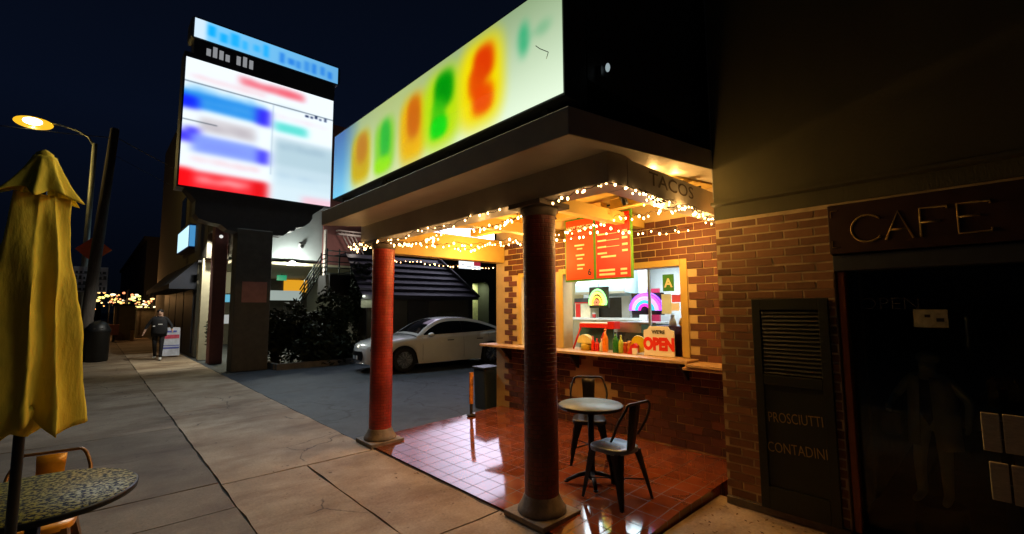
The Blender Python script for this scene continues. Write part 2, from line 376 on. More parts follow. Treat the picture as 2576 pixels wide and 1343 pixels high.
MORTAR = mat('mortar', (.42, .27, .12), .85, var=.2, scale=14, bump=.3)
SHADED_COL = column_mat('dark_red_column_brick', (.20, .030, .020), (.27, .040, .026), (.15, .024, .018))  # same red brick as the other column, its shade put into the colour
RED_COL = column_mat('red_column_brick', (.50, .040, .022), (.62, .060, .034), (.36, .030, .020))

# ================================================================== THE SETTING
mb = MB(); mb.box(-400, 400, -400, 400, -1.2, -.30); tag(mb.build('ground', mat('far_ground', (.05, .05, .045), .9)), kind='structure')
mb = MB(); mb.box(-14, -1.0, -60, 160, -.29, -.13); tag(mb.build('road', ASPH), kind='structure')
# sidewalk: slabs with real gaps between them, dirt sheet below
mb = MB(); mb.box(-1.0, 2.615, -20, 120, -.29, -.016); tag(mb.build('sidewalk_bed', DARKSEAM), kind='structure')
mb = MB(); g = .010
def wob(): return random.uniform(-.004, .004)
def slab(x0, x1, y0, y1):
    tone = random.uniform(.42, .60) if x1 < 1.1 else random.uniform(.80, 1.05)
    n = max(3, int((y1-y0)/.22)); k = max(3, int((x1-x0)/.22))
    def edge(a, b, cnt, fixed, ax):
        out = []
        for i in range(cnt+1):
            t = a+(b-a)*i/cnt; f = fixed+random.uniform(-.009, .009)
            out.append((f, t) if ax == 0 else (t, f))
        return out
    left = edge(y0+g, y1-g, n, x0+g, 0); right = edge(y0+g, y1-g, n, x1-g, 0)
    bot = edge(x0+g, x1-g, k, y0+g, 1)[1:-1]; top = edge(x0+g, x1-g, k, y1-g, 1)[1:-1]
    ring = left+top+right[::-1]+bot[::-1]
    z = random.uniform(-.003, .0)
    m0 = len(mb.v); q = len(ring)
    mb.add([(x, y, z) for x, y in ring]+[(x, y, -.0155) for x, y in ring])
    mb.face([m0+i for i in range(q)][::-1], 0, tone)
    for i in range(q): j = (i+1) % q; mb.face((m0+i, m0+j, m0+q+j, m0+q+i), 0, tone)
ys = [-20, -17, -14, -11, -8, -5, -2, -.8, .9, 2.6, 3.6, 4.62, 5.37, 8.25, 13.6, 16.2, 18.9, 21.5, 24.1, 27, 30, 33, 36, 40, 45, 50, 60, 70, 80, 95, 120]
for a, b in zip(ys, ys[1:]): slab(-1.0, 1.02, a, b)
ys = [-20, -17, -14, -11, -8, -5, -2, .6, 3.0, 5.29]
for a, b in zip(ys, ys[1:]): slab(1.02, 1.82, a, b); slab(1.82, 2.62, a, b)
ys = [5.29, 9.4, 13.6, 16.2, 18.9, 21.5, 24.1, 27, 30, 33, 36, 40, 45, 50, 60, 70, 80, 95, 120]
for a, b in zip(ys, ys[1:]): slab(1.02, 2.62, a, b)
tag(mb.build('sidewalk', CONC, recalc=True), kind='structure')
mb = MB(); mb.box(-1.16, -1.004, -20, 120, -.28, -.004); tag(mb.build('kerb', mat('kerb_concrete', (.3, .28, .25), .8, bump=.3)), kind='structure')
mb = MB(); mb.box(2.635, 40, 5.76, 60, -.29, -.012); tag(mb.build('parking_lot', ASPH), kind='structure')
def floor_z(x, y):       # worn floor falling to the street, steeper at the near front corner
    t = min(1, max(0, (4.3-y)/1.1)); t = t*t*(3-2*t); d = x-2.65
    near = .058*min(d, .95)+.012*max(0, d-.95); far = .034*d
    return .006+near*t+far*(1-t)
mb = MB(); gxs = np.linspace(2.65, 5.078, 25); gys = np.linspace(1.875, 5.75, 40)
mb.sheet([[(x, y, floor_z(x, y)) for y in gys] for x in gxs])
for ring in ([(x, gys[0]) for x in gxs], [(gxs[0], y) for y in gys], [(x, gys[-1]) for x in gxs]):
    mb.sheet([[(x, y, floor_z(x, y)) for x, y in ring], [(x, y, -.29) for x, y in ring]], smooth=False)
tag(mb.build('patio_floor', TILE, recalc=True), kind='structure')
mb = MB(); mb.box(2.63, 4.3, -20, 1.86, -.29, -.006, 0, .9); tag(mb.build('shopfront_pavement', CONC), kind='structure')
mb = MB(); mb.box(2.606, 2.648, -5, 5.75, -.2, -.009); tag(mb.build('patio_joint', DARKSEAM), kind='structure')

# ================================================================== TACO STAND
ts = thing('taco_stand', 'open fronted brick taco stand with red columns and a lit serving window', 'taco stand', (5.0, 3.8, 0))
def soff(x): return 2.77+(x-2.1)*.10
mb = MB(); mb.prism([(2.1, 2.77), (2.1, 2.955), (5.4, 3.29), (5.4, soff(5.4))], 1, 1.74, 5.86); mb.build('roof', FASC, ts, bevel=.006)
mb = MB(); mb.prism([(2.92, soff(2.92)-.02), (2.92, soff(2.92)-.004), (5.07, soff(5.07)-.004), (5.07, soff(5.07)-.02)], 1, 2.05, 5.64)
mb.build('ceiling', CREAM, ts)
mb = MB()
for y in (3.05, 4.35): mb.box(2.9, 5.07, y-.06, y+.06, 2.70, 2.84)
mb.box(4.32, 4.44, 2.06, 2.988, 2.83, 2.94); mb.box(4.32, 4.44, 3.112, 4.288, 2.83, 2.94); mb.box(4.32, 4.44, 4.412, 5.63, 2.83, 2.94)
mb.build('ceiling_beam', CREAM, ts, bevel=.006)
mb = MB(); mb.box(2.66, 2.915, 1.85, 5.93, 2.60, 2.845); mb.build('front_beam', BEAMP, ts, bevel=.008)
mb = MB(); mb.prism([(2.918, 2.60), (5.07, 2.60), (5.07, 2.83), (3.0, 2.83), (2.918, 2.846)], 1, 1.853, 2.045); mb.build('side_beam', BEAMP, ts, bevel=.008)
mb = MB(); mb.box(2.918, 5.07, 5.645, 5.85, 2.46, 2.83); mb.build('end_beam', CREAM, ts, bevel=.008)
mb = MB()   # faint stencilled letters on the side beam
Ms = Matrix.Translation((3.62, 1.8515, 2.735)) @ Matrix.Rotation(R(90), 4, 'X')
mb.text('TACOS', .16, Ms, extrude=.0008, sx=1.5); mb.build('beam_lettering', mat('faded_brown_letters', (.10, .07, .045), .6), ts)
# wall with the serving window and the small side window
WX = 5.08
mb = MB()
x0, x1 = WX, WX+.2
mb.box(x0, x1, 1.75, 5.87, 0, 1.10); mb.box(x0, x1, 1.75, 5.87, 2.19, 3.06)
mb.box(x0, x1, 1.75, 2.55, 1.10, 2.19); mb.box(x0, x1, 4.36, 4.96, 1.10, 2.19); mb.box(x0, x1, 5.24, 5.87, 1.10, 2.19)
mb.build('wall', PLASTER, ts)
mb = MB()
mb.box(5.28, 9.0, 5.67, 5.87, 0, 3.1); mb.box(5.28, 9.0, 1.55, 1.75, 0, 3.1); mb.box(9.0, 9.2, 1.55, 5.87, 0, 3.1)
mb.build('outer_wall', PLASTER, ts)
mb = MB(); mb.prism([(2.46, 3.30), (2.46, 4.18), (4.25, 5.92), (9.2, 5.92), (9.2, 3.30)], 1, 1.86, 5.80); mb.build('upper_storey', DARKP, ts)
# brickwork: every brick stands a little proud of the plaster
def bricks(mbx, fix, y0, y1, z0, z1, Lb, Hb, gp, mask, proud=.008, side=-1, split=True):
    row = 0; z = z0
    while z+Hb <= z1+.02:
        off = (row % 2)*Lb*.5+random.uniform(-.01, .01); y = y0-Lb+off
        while y < y1:
            a, b = max(y+gp/2, y0), min(y+Lb-gp/2, y1)
            if b-a > .03 and mask((a+b)/2, z+Hb/2, row):
                p = proud+random.uniform(-.003, .003); sh = random.random()*.9+.05
                j = lambda: random.uniform(-.0025, .0025)
                zb, zt = z+gp/2+j(), z+Hb-gp/2+j()
                X0 = fix; X1 = fix+side*p
                n = mbx.add([(X1, a+j(), zb), (X1, b+j(), zb), (X1, b+j(), zt), (X1, a+j(), zt), (X0, a, zb), (X0, b, zb), (X0, b, zt), (X0, a, zt)])
                for q in ((0, 1, 2, 3), (0, 4, 5, 1), (1, 5, 6, 2), (2, 6, 7, 3), (3, 7, 4, 0)): mbx.face([n+i for i in q], 0, sh)
            y += Lb
        z += Hb; row += 1
def kmask(y, z, r):
    jag = .05 if r % 2 else -.04
    if z < 1.07:
        if y > 5.62+jag: return False
        if .44 < z < 1.07:
            t = (1.04-z)/.60
            if 3.86-.42*t-.02 < y < 3.88+.62*t: return False
        return True
    if z < 2.20:
        if y < 2.44+jag: return True
        if 5.33+jag < y < 5.64+jag: return True
        return False
    if z < 2.27:
        return y < 2.44+jag or 5.33+jag < y < 5.64+jag
    return y < 5.66+jag
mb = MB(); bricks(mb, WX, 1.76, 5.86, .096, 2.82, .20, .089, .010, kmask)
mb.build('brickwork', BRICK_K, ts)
mb = MB()   # window trim
for (a, b, c, d) in ((2.46, 2.55, 1.12, 2.27), (4.36, 4.44, 1.12, 2.27), (5.24, 5.31, 1.12, 2.26), (4.89, 4.96, 1.12, 2.26)): mb.box(5.062, 5.078, a, b, c, d)
mb.box(5.062, 5.078, 2.552, 4.358, 2.19, 2.27); mb.box(5.062, 5.078, 4.962, 5.238, 2.19, 2.26)
mb.build('window_trim', CREAM, ts, bevel=.004)
mb = MB()
mb.box(4.78, 5.40, 2.36, 5.96, 1.075, 1.112); mb.build('serving_counter', WOOD, ts, bevel=.006)
mb = MB(); mb.box(4.72, 5.075, 1.90, 2.355, 1.055, 1.088); mb.box(4.74, 5.07, 1.90, 2.4, 1.02, 1.050); mb.build('side_counter', WOOD, ts, bevel=.005)
for y in (2.5, 4.1, 5.5):
    mb = MB(); mb.prism([(4.85, 1.068), (5.07, 1.068), (5.07, .86), (5.05, .86)], 1, y-.015, y+.015); mb.build('counter_bracket', DARKP, ts)
mb = MB(); mb.box(5.14, 5.148, 2.556, 2.98, 1.115, 2.185); mb.build('window_pane', glass_mat('clear_glass'), ts)
mb = MB(); mb.box(5.125, 5.16, 2.985, 3.01, 1.115, 2.185); mb.build('window_mullion', STEEL, ts)
# interior of the stand
mb = MB(); mb.box(5.28, 8.0, 1.752, 5.668, 2.42, 2.46); mb.build('kitchen_ceiling', WHITE, ts)
mb = MB(); mb.box(7.2, 7.25, 1.76, 5.66, .02, 2.418); mb.build('kitchen_back_wall', mat('kitchen_wall', (.80, .83, .84), .5, var=.06), ts)
mb = MB(); mb.box(5.29, 8.0, 1.77, 5.66, .006, .02); mb.build('kitchen_floor', mat('kitchen_tile', (.2, .19, .18), .5), ts)
# columns
def column(y, label, cm):
    mb = MB(); prof = [(.142, .16), (.142, 2.50)]
    k = []
    for i in range(80): z = .16+i*(2.34/79); k.append((.139+.003*math.sin(z*3)+random.uniform(-.0012, .0012), z))
    o = thing('column', label, 'column', (2.81, y, 0), group='red columns under the front beam')
    mb.lathe([(r, z) for r, z in k], (0, 0, 0), 40); mb.build('shaft', cm, o, local=True)
    mb = MB(); mb.lathe([(.20, .05), (.20, .075), (.185, .10), (.165, .13), (.15, .17), (.143, .185)], (0, 0, 0), 40); mb.box(-.225, .225, -.225, .225, .004, .05)
    mb.build('base', mat('column_base_stone', (.23, .19, .15), .7, var=.4, scale=9, bump=.3), o, local=True, bevel=.006)
    mb = MB(); mb.lathe([(.142, 2.48), (.15, 2.50), (.165, 2.53), (.165, 2.553)], (0, 0, 0), 32); mb.box(-.19, .19, -.19, .19, 2.555, 2.597)
    mb.build('capital', mat('column_capital', (.12, .09, .07), .6), o, local=True, bevel=.005)
    return o
column(2.68, 'red brick column nearest the camera at the patio corner, shade painted in', SHADED_COL)
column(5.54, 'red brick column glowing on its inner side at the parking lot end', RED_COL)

# ------------------------------------------------------------------ lit roof sign
sg = thing('roof_sign', 'long backlit roof sign with five blurred coloured letters on pale green', 'roof sign', (2.35, 3.83, 3.0))
Y0, Y1, Z0, Z1 = 1.875, 5.80, 3.125, 3.95
mb = MB(); mb.box(2.22, 2.455, Y0-.012, Y1+.02, Z0-.02, Z1+.02); mb.build('cabinet', DARKP, sg, bevel=.006)
for y in (2.1, 3.3, 4.5, 5.6): mb = MB(); mb.box(2.27, 2.42, y-.03, y+.03, 2.97, Z0-.022); mb.build('mounting_leg', DARKP, sg)
nx, ny = 330, 74
u, v = np.meshgrid(np.linspace(0, 1, nx), np.linspace(0, 1, ny))
top = np.array((146, 172, 130.)); bot = np.array((236, 255, 226.))
base = bot+(top-bot)*(v[..., None]**1.1)
yel = np.exp(-((u-.42)/.25)**2)[..., None]
base = base*(1-.6*yel)+np.array((196, 208, 120.))*.6*yel
blue = np.clip((.20-u)/.13, 0, 1)[..., None]
base = base*(1-blue)+(np.array((110, 205, 245.))*(1-v[..., None])+np.array((58, 104, 170.))*v[..., None])*blue
img = base.copy()
def blob(cx, cy, rx, ry, col, a=1., p=2.6, soft=.35):
    global img
    rx, ry = rx*1.14, ry*1.06
    d = (np.abs((u-cx)/rx)**p+np.abs((v-cy)/ry)**p)**(1/p)
    k = np.clip((1+soft-d)/(2*soft), 0, 1); k = (k*k*(3-2*k)*a)[..., None]
    img = img*(1-k)+np.array(col, float)*k
blob(.205, .42, .055, .34, (200, 170, 0), 1, 3.4); blob(.212, .55, .03, .2, (188, 112, 10), .8)
blob(.355, .40, .05, .32, (110, 205, 20), .8, 3.4); blob(.36, .48, .024, .24, (20, 180, 50), .8); blob(.345, .16, .04, .10, (150, 235, 0), .8)
blob(.505, .42, .055, .37, (235, 180, 0), 1, 3.2); blob(.51, .55, .028, .24, (205, 95, 5), .9)
blob(.632, .46, .068, .40, (185, 225, 10), 1, 3.0); blob(.642, .66, .034, .19, (0, 150, 5), 1); blob(.62, .42, .025, .16, (50, 190, 10), .8); blob(.622, .26, .03, .11, (0, 215, 10), 1)
blob(.775, .50, .064, .42, (245, 225, 0), 1, 3.2); blob(.786, .68, .03, .17, (225, 50, 0), .95); blob(.763, .52, .024, .15, (228, 70, 0), .9); blob(.783, .32, .03, .15, (235, 70, 0), .95)
blob(.905, .66, .012, .14, (40, 175, 115), .9, 2, .6); blob(.955, .66, .016, .06, (110, 180, 130), .6, 2, .6); blob(.925, .66, .03, .02, (120, 185, 140), .4, 2, .7)
img = blur(img, 2.2, 1.8)
SIGNM = attr_emit('backlit_acrylic', 1.0)
panel('sign_face', (2.214, Y1, Z0), (0, Y0-Y1, 0), (0, 0, Z1-Z0), lin(np.clip(img, 0, 255)), SIGNM, sg)
mb = MB(); mb.tube([(2.210, 2.02, 3.42), (2.209, 2.0, 3.46), (2.209, 2.08, 3.52), (2.210, 2.12, 3.56)], .003, 5); mb.build('panel_crack', mat('crack_grey', (.2, .24, .2), .6), sg)
lamp('AREA', 'sign_light', (2.19, 3.83, 3.53), 64, (1., .90, .58), 3.8, sg, (1.0, 3.83, 3.3), .75)
# small white floodlight on the dark upper storey
fl = thing('roof_floodlight', 'small white lit flood lamp on the dark roof wall right of the sign', 'flood lamp', (2.60, 1.83, 3.4))
mb = MB(); mb.box(2.58, 2.66, 1.83, 1.857, 3.36, 3.44); mb.build('housing', BLACK, fl)
mb = MB(); mb.ball((2.62, 1.80, 3.42), .022, 12, 0, (.7, .8, 1.5)); mb.build('lens', emit('cool_lamp', (.6, .75, .8), .5), fl)

# ------------------------------------------------------------------ billboard by the driveway
bb = thing('billboard', 'tall backlit shop directory billboard on a wide grey post', 'billboard', (3.3, 14.6, 0))
CHAR = mat('charcoal_metal', (.045, .05, .06), .5, var=.2)
POST = mat('post_stucco', (.12, .115, .10), .8, var=.2, bump=.2)
mb = MB(); mb.box(2.86, 3.76, 14.32, 14.9, 0, 3.97); mb.build('post', POST, bb, bevel=.02)
mb = MB()
arm = [(1.85, 4.60), (1.85, 4.25), (1.95, 4.12), (2.2, 4.05), (2.45, 4.02), (2.6, 3.90), (2.85, 3.86), (3.77, 3.86), (4.05, 3.88), (4.2, 4.02), (4.35, 4.06), (4.4, 4.16), (4.62, 4.22), (4.78, 4.36), (4.86, 4.5), (4.86, 4.62), (5.2, 4.9), (1.6, 4.9)]
mb.prism(arm, 1, 14.34, 14.88); mb.build('bracket', CHAR, bb)
mb = MB(); mb.box(1.42, 5.40, 14.32, 14.9, 4.9, 8.6); mb.box(1.62, 5.42, 14.34, 14.88, 8.6, 9.0); mb.build('cabinet', CHAR, bb)
def rrect(x0, x1, z0, z1, r, n=6):
    out = []
    for cx, cz, a0 in ((x1-r, z1-r, 0), (x0+r, z1-r, 90), (x0+r, z0+r, 180), (x1-r, z0+r, 270)):
        for i in range(n+1): t = R(a0+90*i/n); out.append((cx+r*math.cos(t), cz+r*math.sin(t)))
    return out
mb = MB(); mb.prism(rrect(1.52, 5.58, 9.02, 9.66, .14), 1, 14.325, 14.89); mb.build('top_cabinet', CHAR, bb)
nx, ny = 150, 150
u, v = np.meshgrid(np.linspace(0, 1, nx), np.linspace(0, 1, ny)); img = np.zeros((ny, nx, 3))+np.array((236, 246, 252.))
def rect(u0, u1, v0, v1, c, a=1.):
    k = ((u >= u0) & (u <= u1) & (v >= v0) & (v <= v1)).astype(float)[..., None]*a
    globals()['img'] = img*(1-k)+np.array(c, float)*k
def scrawl(u0, u1, v0, v1, c, n, a=.8):     # unreadable blurred lettering
    x = u0; st = (u1-u0)/n
    for i in range(n):
        rect(x+st*.1, x+st*random.uniform(.55, .85), v0+(v1-v0)*random.choice((0, 0, .15)), v1-(v1-v0)*random.choice((0, 0, .3)), c, a*random.uniform(.6, 1)); x += st
rect(.0, .52, .615, .745, (40, 140, 228)); rect(0, .085, .60, .70, (20, 40, 250)); rect(.44, .535, .60, .74, (52, 44, 240))
scrawl(.1, .42, .65, .71, (120, 190, 240), 7, .5); scrawl(.02, .5, .75, .795, (30, 150, 225), 12, .8)
scrawl(.03, .5, .845, .885, (245, 120, 130), 11, .6); scrawl(.32, .78, .90, .975, (240, 50, 70), 9, 1.); rect(.33, .77, .905, .965, (235, 70, 90), .6)
rect(.1, .44, .44, .56, (205, 200, 205), .9); rect(.02, .1, .36, .46, (60, 50, 245)); rect(.0, .06, .34, .42, (70, 60, 240)); rect(.43, .535, .275, .39, (66, 58, 245)); rect(.06, .46, .27, .41, (130, 155, 246)); scrawl(.12, .42, .31, .36, (110, 120, 230), 8, .5)
rect(0, .535, 0, .125, (240, 40, 50)); rect(0, .07, 0, .14, (250, 10, 20)); rect(.44, .535, 0, .12, (225, 10, 20)); scrawl(.1, .42, .04, .09, (255, 225, 225), 8, 1.); scrawl(.1, .45, .46, .53, (150, 140, 150), 8, .6); scrawl(.06, .48, .19, .24, (240, 120, 130), 10, .5)
rect(.57, 1, .12, .50, (192, 216, 228)); rect(.57, 1, .30, .54, (172, 200, 212), .7); scrawl(.6, .96, .44, .5, (120, 150, 175), 6, .5); scrawl(.6, .9, .16, .22, (110, 150, 200), 6, .4); rect(.57, .80, .585, .665, (80, 215, 205), .9); scrawl(.58, .98, .70, .735, (235, 160, 170), 10, .5); rect(.57, 1, 0, .2, (205, 228, 238), .8); rect(.78, 1, 0, .06, (245, 190, 205), .8)
scrawl(.58, .76, .80, .83, (150, 180, 190), 5, .6)
img = blur(img, 3.6, 2.6)
rect(0, 1, .812, .818, (20, 40, 60), .9); rect(0, .2, .505, .511, (30, 45, 60), .8); rect(.545, .553, .2, .80, (150, 175, 190), .7); scrawl(.78, .96, .775, .807, (10, 25, 70), 5, 1.)
img = blur(img, .7, .6)
BBM = attr_emit('billboard_acrylic', 1.12)
panel('advert_face', (1.46, 14.31, 4.95), (3.92, 0, 0), (0, 0, 3.50), lin(np.clip(img, 0, 255)), BBM, bb)
nx, ny = 150, 26
u, v = np.meshgrid(np.linspace(0, 1, nx), np.linspace(0, 1, ny)); img = np.zeros((ny, nx, 3))+np.array((120, 200, 245.))
img = img*(1-u[..., None]*.45)+np.array((70, 130, 190.))*u[..., None]*.45
rect(0, .07, 0, 1, (205, 228, 245)); scrawl(.07, .5, .2, .85, (0, 165, 250), 6, .9); scrawl(.54, .97, .15, .75, (20, 110, 220), 7, .8)
img = blur(img, 1.6, 1.5)
panel('title_face', (1.60, 14.312, 9.07), (3.90, 0, 0), (0, 0, .54), lin(np.clip(img, 0, 255)), BBM, bb)
mb = MB()
for wd_ in ((1.9, 2.05, 2.2, 2.35), (2.62, 2.78, 2.94)):
    mb = MB()
    for x in wd_: mb.box(x, x+.10, 14.33, 14.338, 8.66, 8.66+random.choice((.2, .26, .3)))
    mb.build('gap_lettering', emit('pale_lit_letters', (.5, .52, .55), .5), bb)
mb = MB(); mb.box(3.03, 3.66, 14.312, 14.318, 1.90, 2.48); mb.build('notice', mat('pink_notice', (.48, .24, .22), .7, var=.15), bb)
lamp('AREA', 'billboard_light', (3.42, 14.28, 6.8), 760, (.74, .90, 1.), 3.8, bb, (3.42, 0, 4.0), 3.4)

# ------------------------------------------------------------------ menu, notices, neon, food
mn = thing('menu_board', 'red double menu board with green frame hanging over the serving window', 'menu board', (4.6, 3.41, 2.05))
GREENF = mat('green_frame', (.10, .30, .03), .4, var=.15)
ORANGE = mat('menu_orange_print', (.80, .075, .008), .45, var=.25, scale=1.6)
ORANGE2 = mat('menu_red_print', (.74, .02, .008), .45, var=.25, scale=1.6)
mx = 4.62
mb = MB(); mb.box(mx, mx+.03, 2.90, 3.93, 2.04, 2.87); mb.build('frame', GREENF, mn, bevel=.004)
mb = MB(); mb.box(mx-.006, mx-.001, 3.46, 3.905, 2.065, 2.85); mb.build('left_panel', ORANGE, mn)
mb = MB(); mb.box(mx-.006, mx-.001, 2.925, 3.415, 2.065, 2.85); mb.build('right_panel', ORANGE2, mn)
def MW(y, z, x=mx-.0075, flip=True):          # text plane facing -X
    return Matrix.Translation((x, y, z)) @ Matrix(((0, 0, -1, 0), (-1, 0, 0, 0), (0, 1, 0, 0), (0, 0, 0, 1)))
PRINT = mat('cream_print', (.85, .80, .55), .5, var=.05)
mb = MB(); mb.text('HOT DRINKS', .072, MW(3.68, 2.74), offset=.0015); mb.build('menu_heading', PRINT, mn)
for i, z in enumerate((2.50, 2.37, 2.24)):
    mb = MB(); mb.box(mx-.008, mx-.0062, 3.60, 3.76-.02*i, z, z+.022); mb.box(mx-.008, mx-.0062, 3.63, 3.72, z-.045, z-.026); mb.build('menu_line', PRINT, mn)
mb = MB(); mb.text('6', .12, MW(3.52, 2.15), offset=.002); mb.build('number', DARKP, mn)
mb = MB(); mb.text('BURRITOS', .085, MW(3.16, 2.765), offset=.0015); mb.build('menu_heading', PRINT, mn)
for i, z in enumerate((2.60, 2.52, 2.44)):
    mb = MB(); mb.box(mx-.008, mx-.0062, 3.26, 3.39, z, z+.02); mb.box(mx-.008, mx-.0062, 3.07, 3.26, z+.004, z+.010); mb.box(mx-.008, mx-.0062, 2.955, 3.03, z+.004, z+.03); mb.build('menu_line', PRINT, mn)
mb = MB(); mb.box(mx-.008, mx-.0062, 3.25, 3.39, 2.36, 2.383); mb.box(mx-.008, mx-.0062, 3.12, 3.34, 2.315, 2.337); mb.box(mx-.008, mx-.0062, 2.955, 3.03, 2.37, 2.395); mb.build('menu_line', PRINT, mn)
for z in (2.145, 2.095): mb = MB(); mb.box(mx-.008, mx-.0062, 3.14, 3.37, z, z+.026); mb.box(mx-.008, mx-.0062, 2.97, 3.06, z, z+.026); mb.build('menu_line', PRINT, mn)
mb = MB()
for y in (3.15, 3.7): mb.box(mx+.005, mx+.022, y-.02, y+.02, 2.868, 2.99)
mb.tube([(mx+.014, 2.06, 2.965), (mx+.014, 5.6, 2.965)], .012); mb.build('hanger', BLACK, mn)
for y, z in ((3.62, 2.86), (2.62, 2.88)):
    tl = thing('track_light', 'small black track spotlight under the ceiling %s the menu board' % ('left of' if y > 3.3 else 'right of'), 'spotlight', (4.0, y, z))
    mb = MB(); mb.box(3.96, 4.04, y-.03, y+.03, z, z+.06); mb.build('mount', BLACK, tl)
    mb = MB(); mb.tube([(4.0, y, z), (4.05, y-.02, z-.10)], .032, 12); mb.build('head', BLACK, tl)
# OPEN sign
op = thing('open_sign', 'cream board reading WE ARE OPEN in red standing on the counter', 'open sign', (5.08, 2.84, 1.112))
mb = MB(); mb.prism([(3.045, 1.114), (2.645, 1.114), (2.645, 1.42), (2.70, 1.435), (2.72, 1.47), (2.97, 1.47), (2.99, 1.435), (3.045, 1.42)], 0, 5.055, 5.075); mb.build('board', mat('cream_board', (.90, .88, .80), .5, var=.06), op, bevel=.003)
mb = MB(); mb.text('OPEN', .195, MW(2.845, 1.25, 5.053), offset=.013, sx=.80); mb.build('open_lettering', mat('orange_red_ink', (.80, .03, .008), .5, var=.05), op)
mb = MB(); mb.text("WE'RE", .06, MW(2.845, 1.40, 5.053), offset=.002); mb.build('small_lettering', DARKP, op)
gr = thing('grade_card', 'green card with a white letter A taped inside the serving window', 'grade card', (5.12, 2.72, 1.9))
mb = MB(); mb.box(5.122, 5.126, 2.655, 2.80, 1.895, 2.10); mb.build('card', mat('green_card', (.06, .28, .05), .5), gr)
mb = MB(); mb.text('A', .15, MW(2.727, 1.99, 5.121), offset=.004); mb.build('letter', PRINT, gr)
# neon signs
def neon(label, cat, cy, cz, rx, rz, cols, flat, x=5.6):
    o = thing('neon_sign', label, cat, (x, cy, cz))
    for i, (c, k, st) in enumerate(cols):
        pts = []
        for t in np.linspace(0, math.pi, 28): pts.append((x-.01*i, cy+rx*k*math.cos(t), cz+rz*k*math.sin(t)))
        mb = MB()
        if flat: mb.tube(pts, .017, 8, closed=True)
        else: mb.tube(pts, (.026, .026, .034, .026, .02)[i], 8)
        mb.build('tube', emit('neon_%s_%d' % (cat.split()[0], i), c, st), o)
    mb = MB(); mb.box(x+.03, x+.045, cy-rx*1.15, cy+rx*1.15, cz-.06, cz+rz*1.2); mb.build('backing', BLACK, o)
    mb = MB(); mb.tube([(x+.035, cy, cz+rz*1.19), (x+.035, cy, 2.419)], .004, 6); mb.build('chain', STEEL, o)
    return o
neon('yellow and green taco shaped neon sign glowing in the kitchen', 'neon sign', 4.135, 1.755, .155, .215, [((.3, 1, .25), 1., 2.2), ((1, .95, .12), .78, 3.0), ((1, .50, .05), .5, 2.2), ((1, .25, .1), .25, 1.5)], True)
o = neon('purple and cyan arched neon sign glowing in the kitchen', 'neon sign', 3.32, 1.66, .215, .20, [((.18, .02, 1), 1.12, 4.), ((.42, .04, 1), 1.0, 4.), ((.80, .38, 1), .82, 1.9), ((.03, .55, .8), .60, 1.6), ((1, .02, .55), .38, 1.8)], False)
mb = MB(); mb.box(5.60, 5.612, 3.20, 3.40, 1.765, 1.82); mb.build('cyan_panel', emit('neon_cyan_panel', (.02, .62, .75), 1.1), o)
# kitchen fittings
kt = thing('kitchen_shelf', 'white steel kitchen shelf along the back of the taco stand', 'shelf', (6.6, 4.8, 0))
mb = MB(); mb.box(6.45, 6.9, 3.95, 5.6, 1.49, 1.525); mb.build('top', WHITE, kt)
mb = MB(); mb.box(6.5, 6.88, 4.0, 5.6, .03, 1.488); mb.build('cabinet', STEEL, kt)
mb = MB(); mb.box(6.84, 6.86, 4.53, 5.6, 1.526, 1.88); mb.box(6.84, 6.86, 4.02, 4.33, 1.526, 1.88); tag(mb.build('splashback', mat('charcoal_board', (.045, .045, .045), .5)), 'charcoal splashback board behind the kitchen shelf', 'splashback')
mb = MB(); mb.box(6.80, 6.88, 4.35, 4.51, 1.526, 2.41); tag(mb.build('kitchen_post', WHITE), 'white square post at the back of the kitchen', 'post')
mb = MB(); mb.box(6.5, 6.62, 3.86, 3.98, .03, 2.41); tag(mb.build('kitchen_pillar', WHITE), 'white pillar between the dark board and the magenta door', 'pillar')
mb = MB(); mb.box(6.56, 6.60, 3.66, 3.85, .03, 2.0); tag(mb.build('kitchen_door', mat('magenta_paint', (.42, .012, .07), .4)), 'narrow magenta door beside the white kitchen pillar', 'door')
hd = thing('extractor_hood', 'pale blue steel extractor hood above the dark splashback', 'hood', (6.5, 4.4, 1.9))
mb = MB(); mb.prism([(6.2, 1.95), (6.2, 2.1), (6.5, 2.40), (6.86, 2.40), (6.86, 1.90)], 1, 4.05, 5.05); mb.build('canopy', mat('hood_steel', (.50, .66, .68), .35, metal=.3, var=.06), hd)
mb = MB(); mb.box(6.19, 6.22, 4.05, 5.05, 1.93, 1.97); mb.build('lip', STEEL, hd)
fr = thing('menu_fridge', 'white wall cabinet with a red stripe on the kitchen shelf', 'cabinet', (6.4, 5.2, 1.525))
mb = MB(); mb.box(6.55, 6.8, 5.0, 5.35, 1.526, 1.80); mb.build('case', mat('ivory', (.72, .68, .5), .5), fr)
mb = MB(); mb.box(6.542, 6.549, 5.22, 5.33, 1.53, 1.77); mb.box(6.542, 6.549, 5.0, 5.35, 1.78, 1.80); mb.build('stripe', REDP, fr)
for i, z in enumerate((1.545, 1.675)):
    mb = MB(); mb.lathe([(.055, 0), (.06, .02), (.06, .10), (.05, .118)], (6.5, 5.5, z-.018), 20); tag(mb.build('paper_cup_stack', mat('cup_%d' % i, (.75, .68, .45), .6)), ['cream tub at the bottom of the two on the shelf end', 'cream tub on top of another on the shelf end'][i], 'tub', 'cream tubs on the kitchen shelf')
mb = MB(); mb.lathe([(.03, 0), (.033, .06)], (6.5, 4.88, 1.526), 14); mb.lathe([(.035, .06), (.035, .085)], (6.5, 4.88, 1.526), 14, 1); tag(mb.build('sauce_pot', [REDP, WHITE]), 'small red pot with a white lid on the kitchen shelf', 'pot')
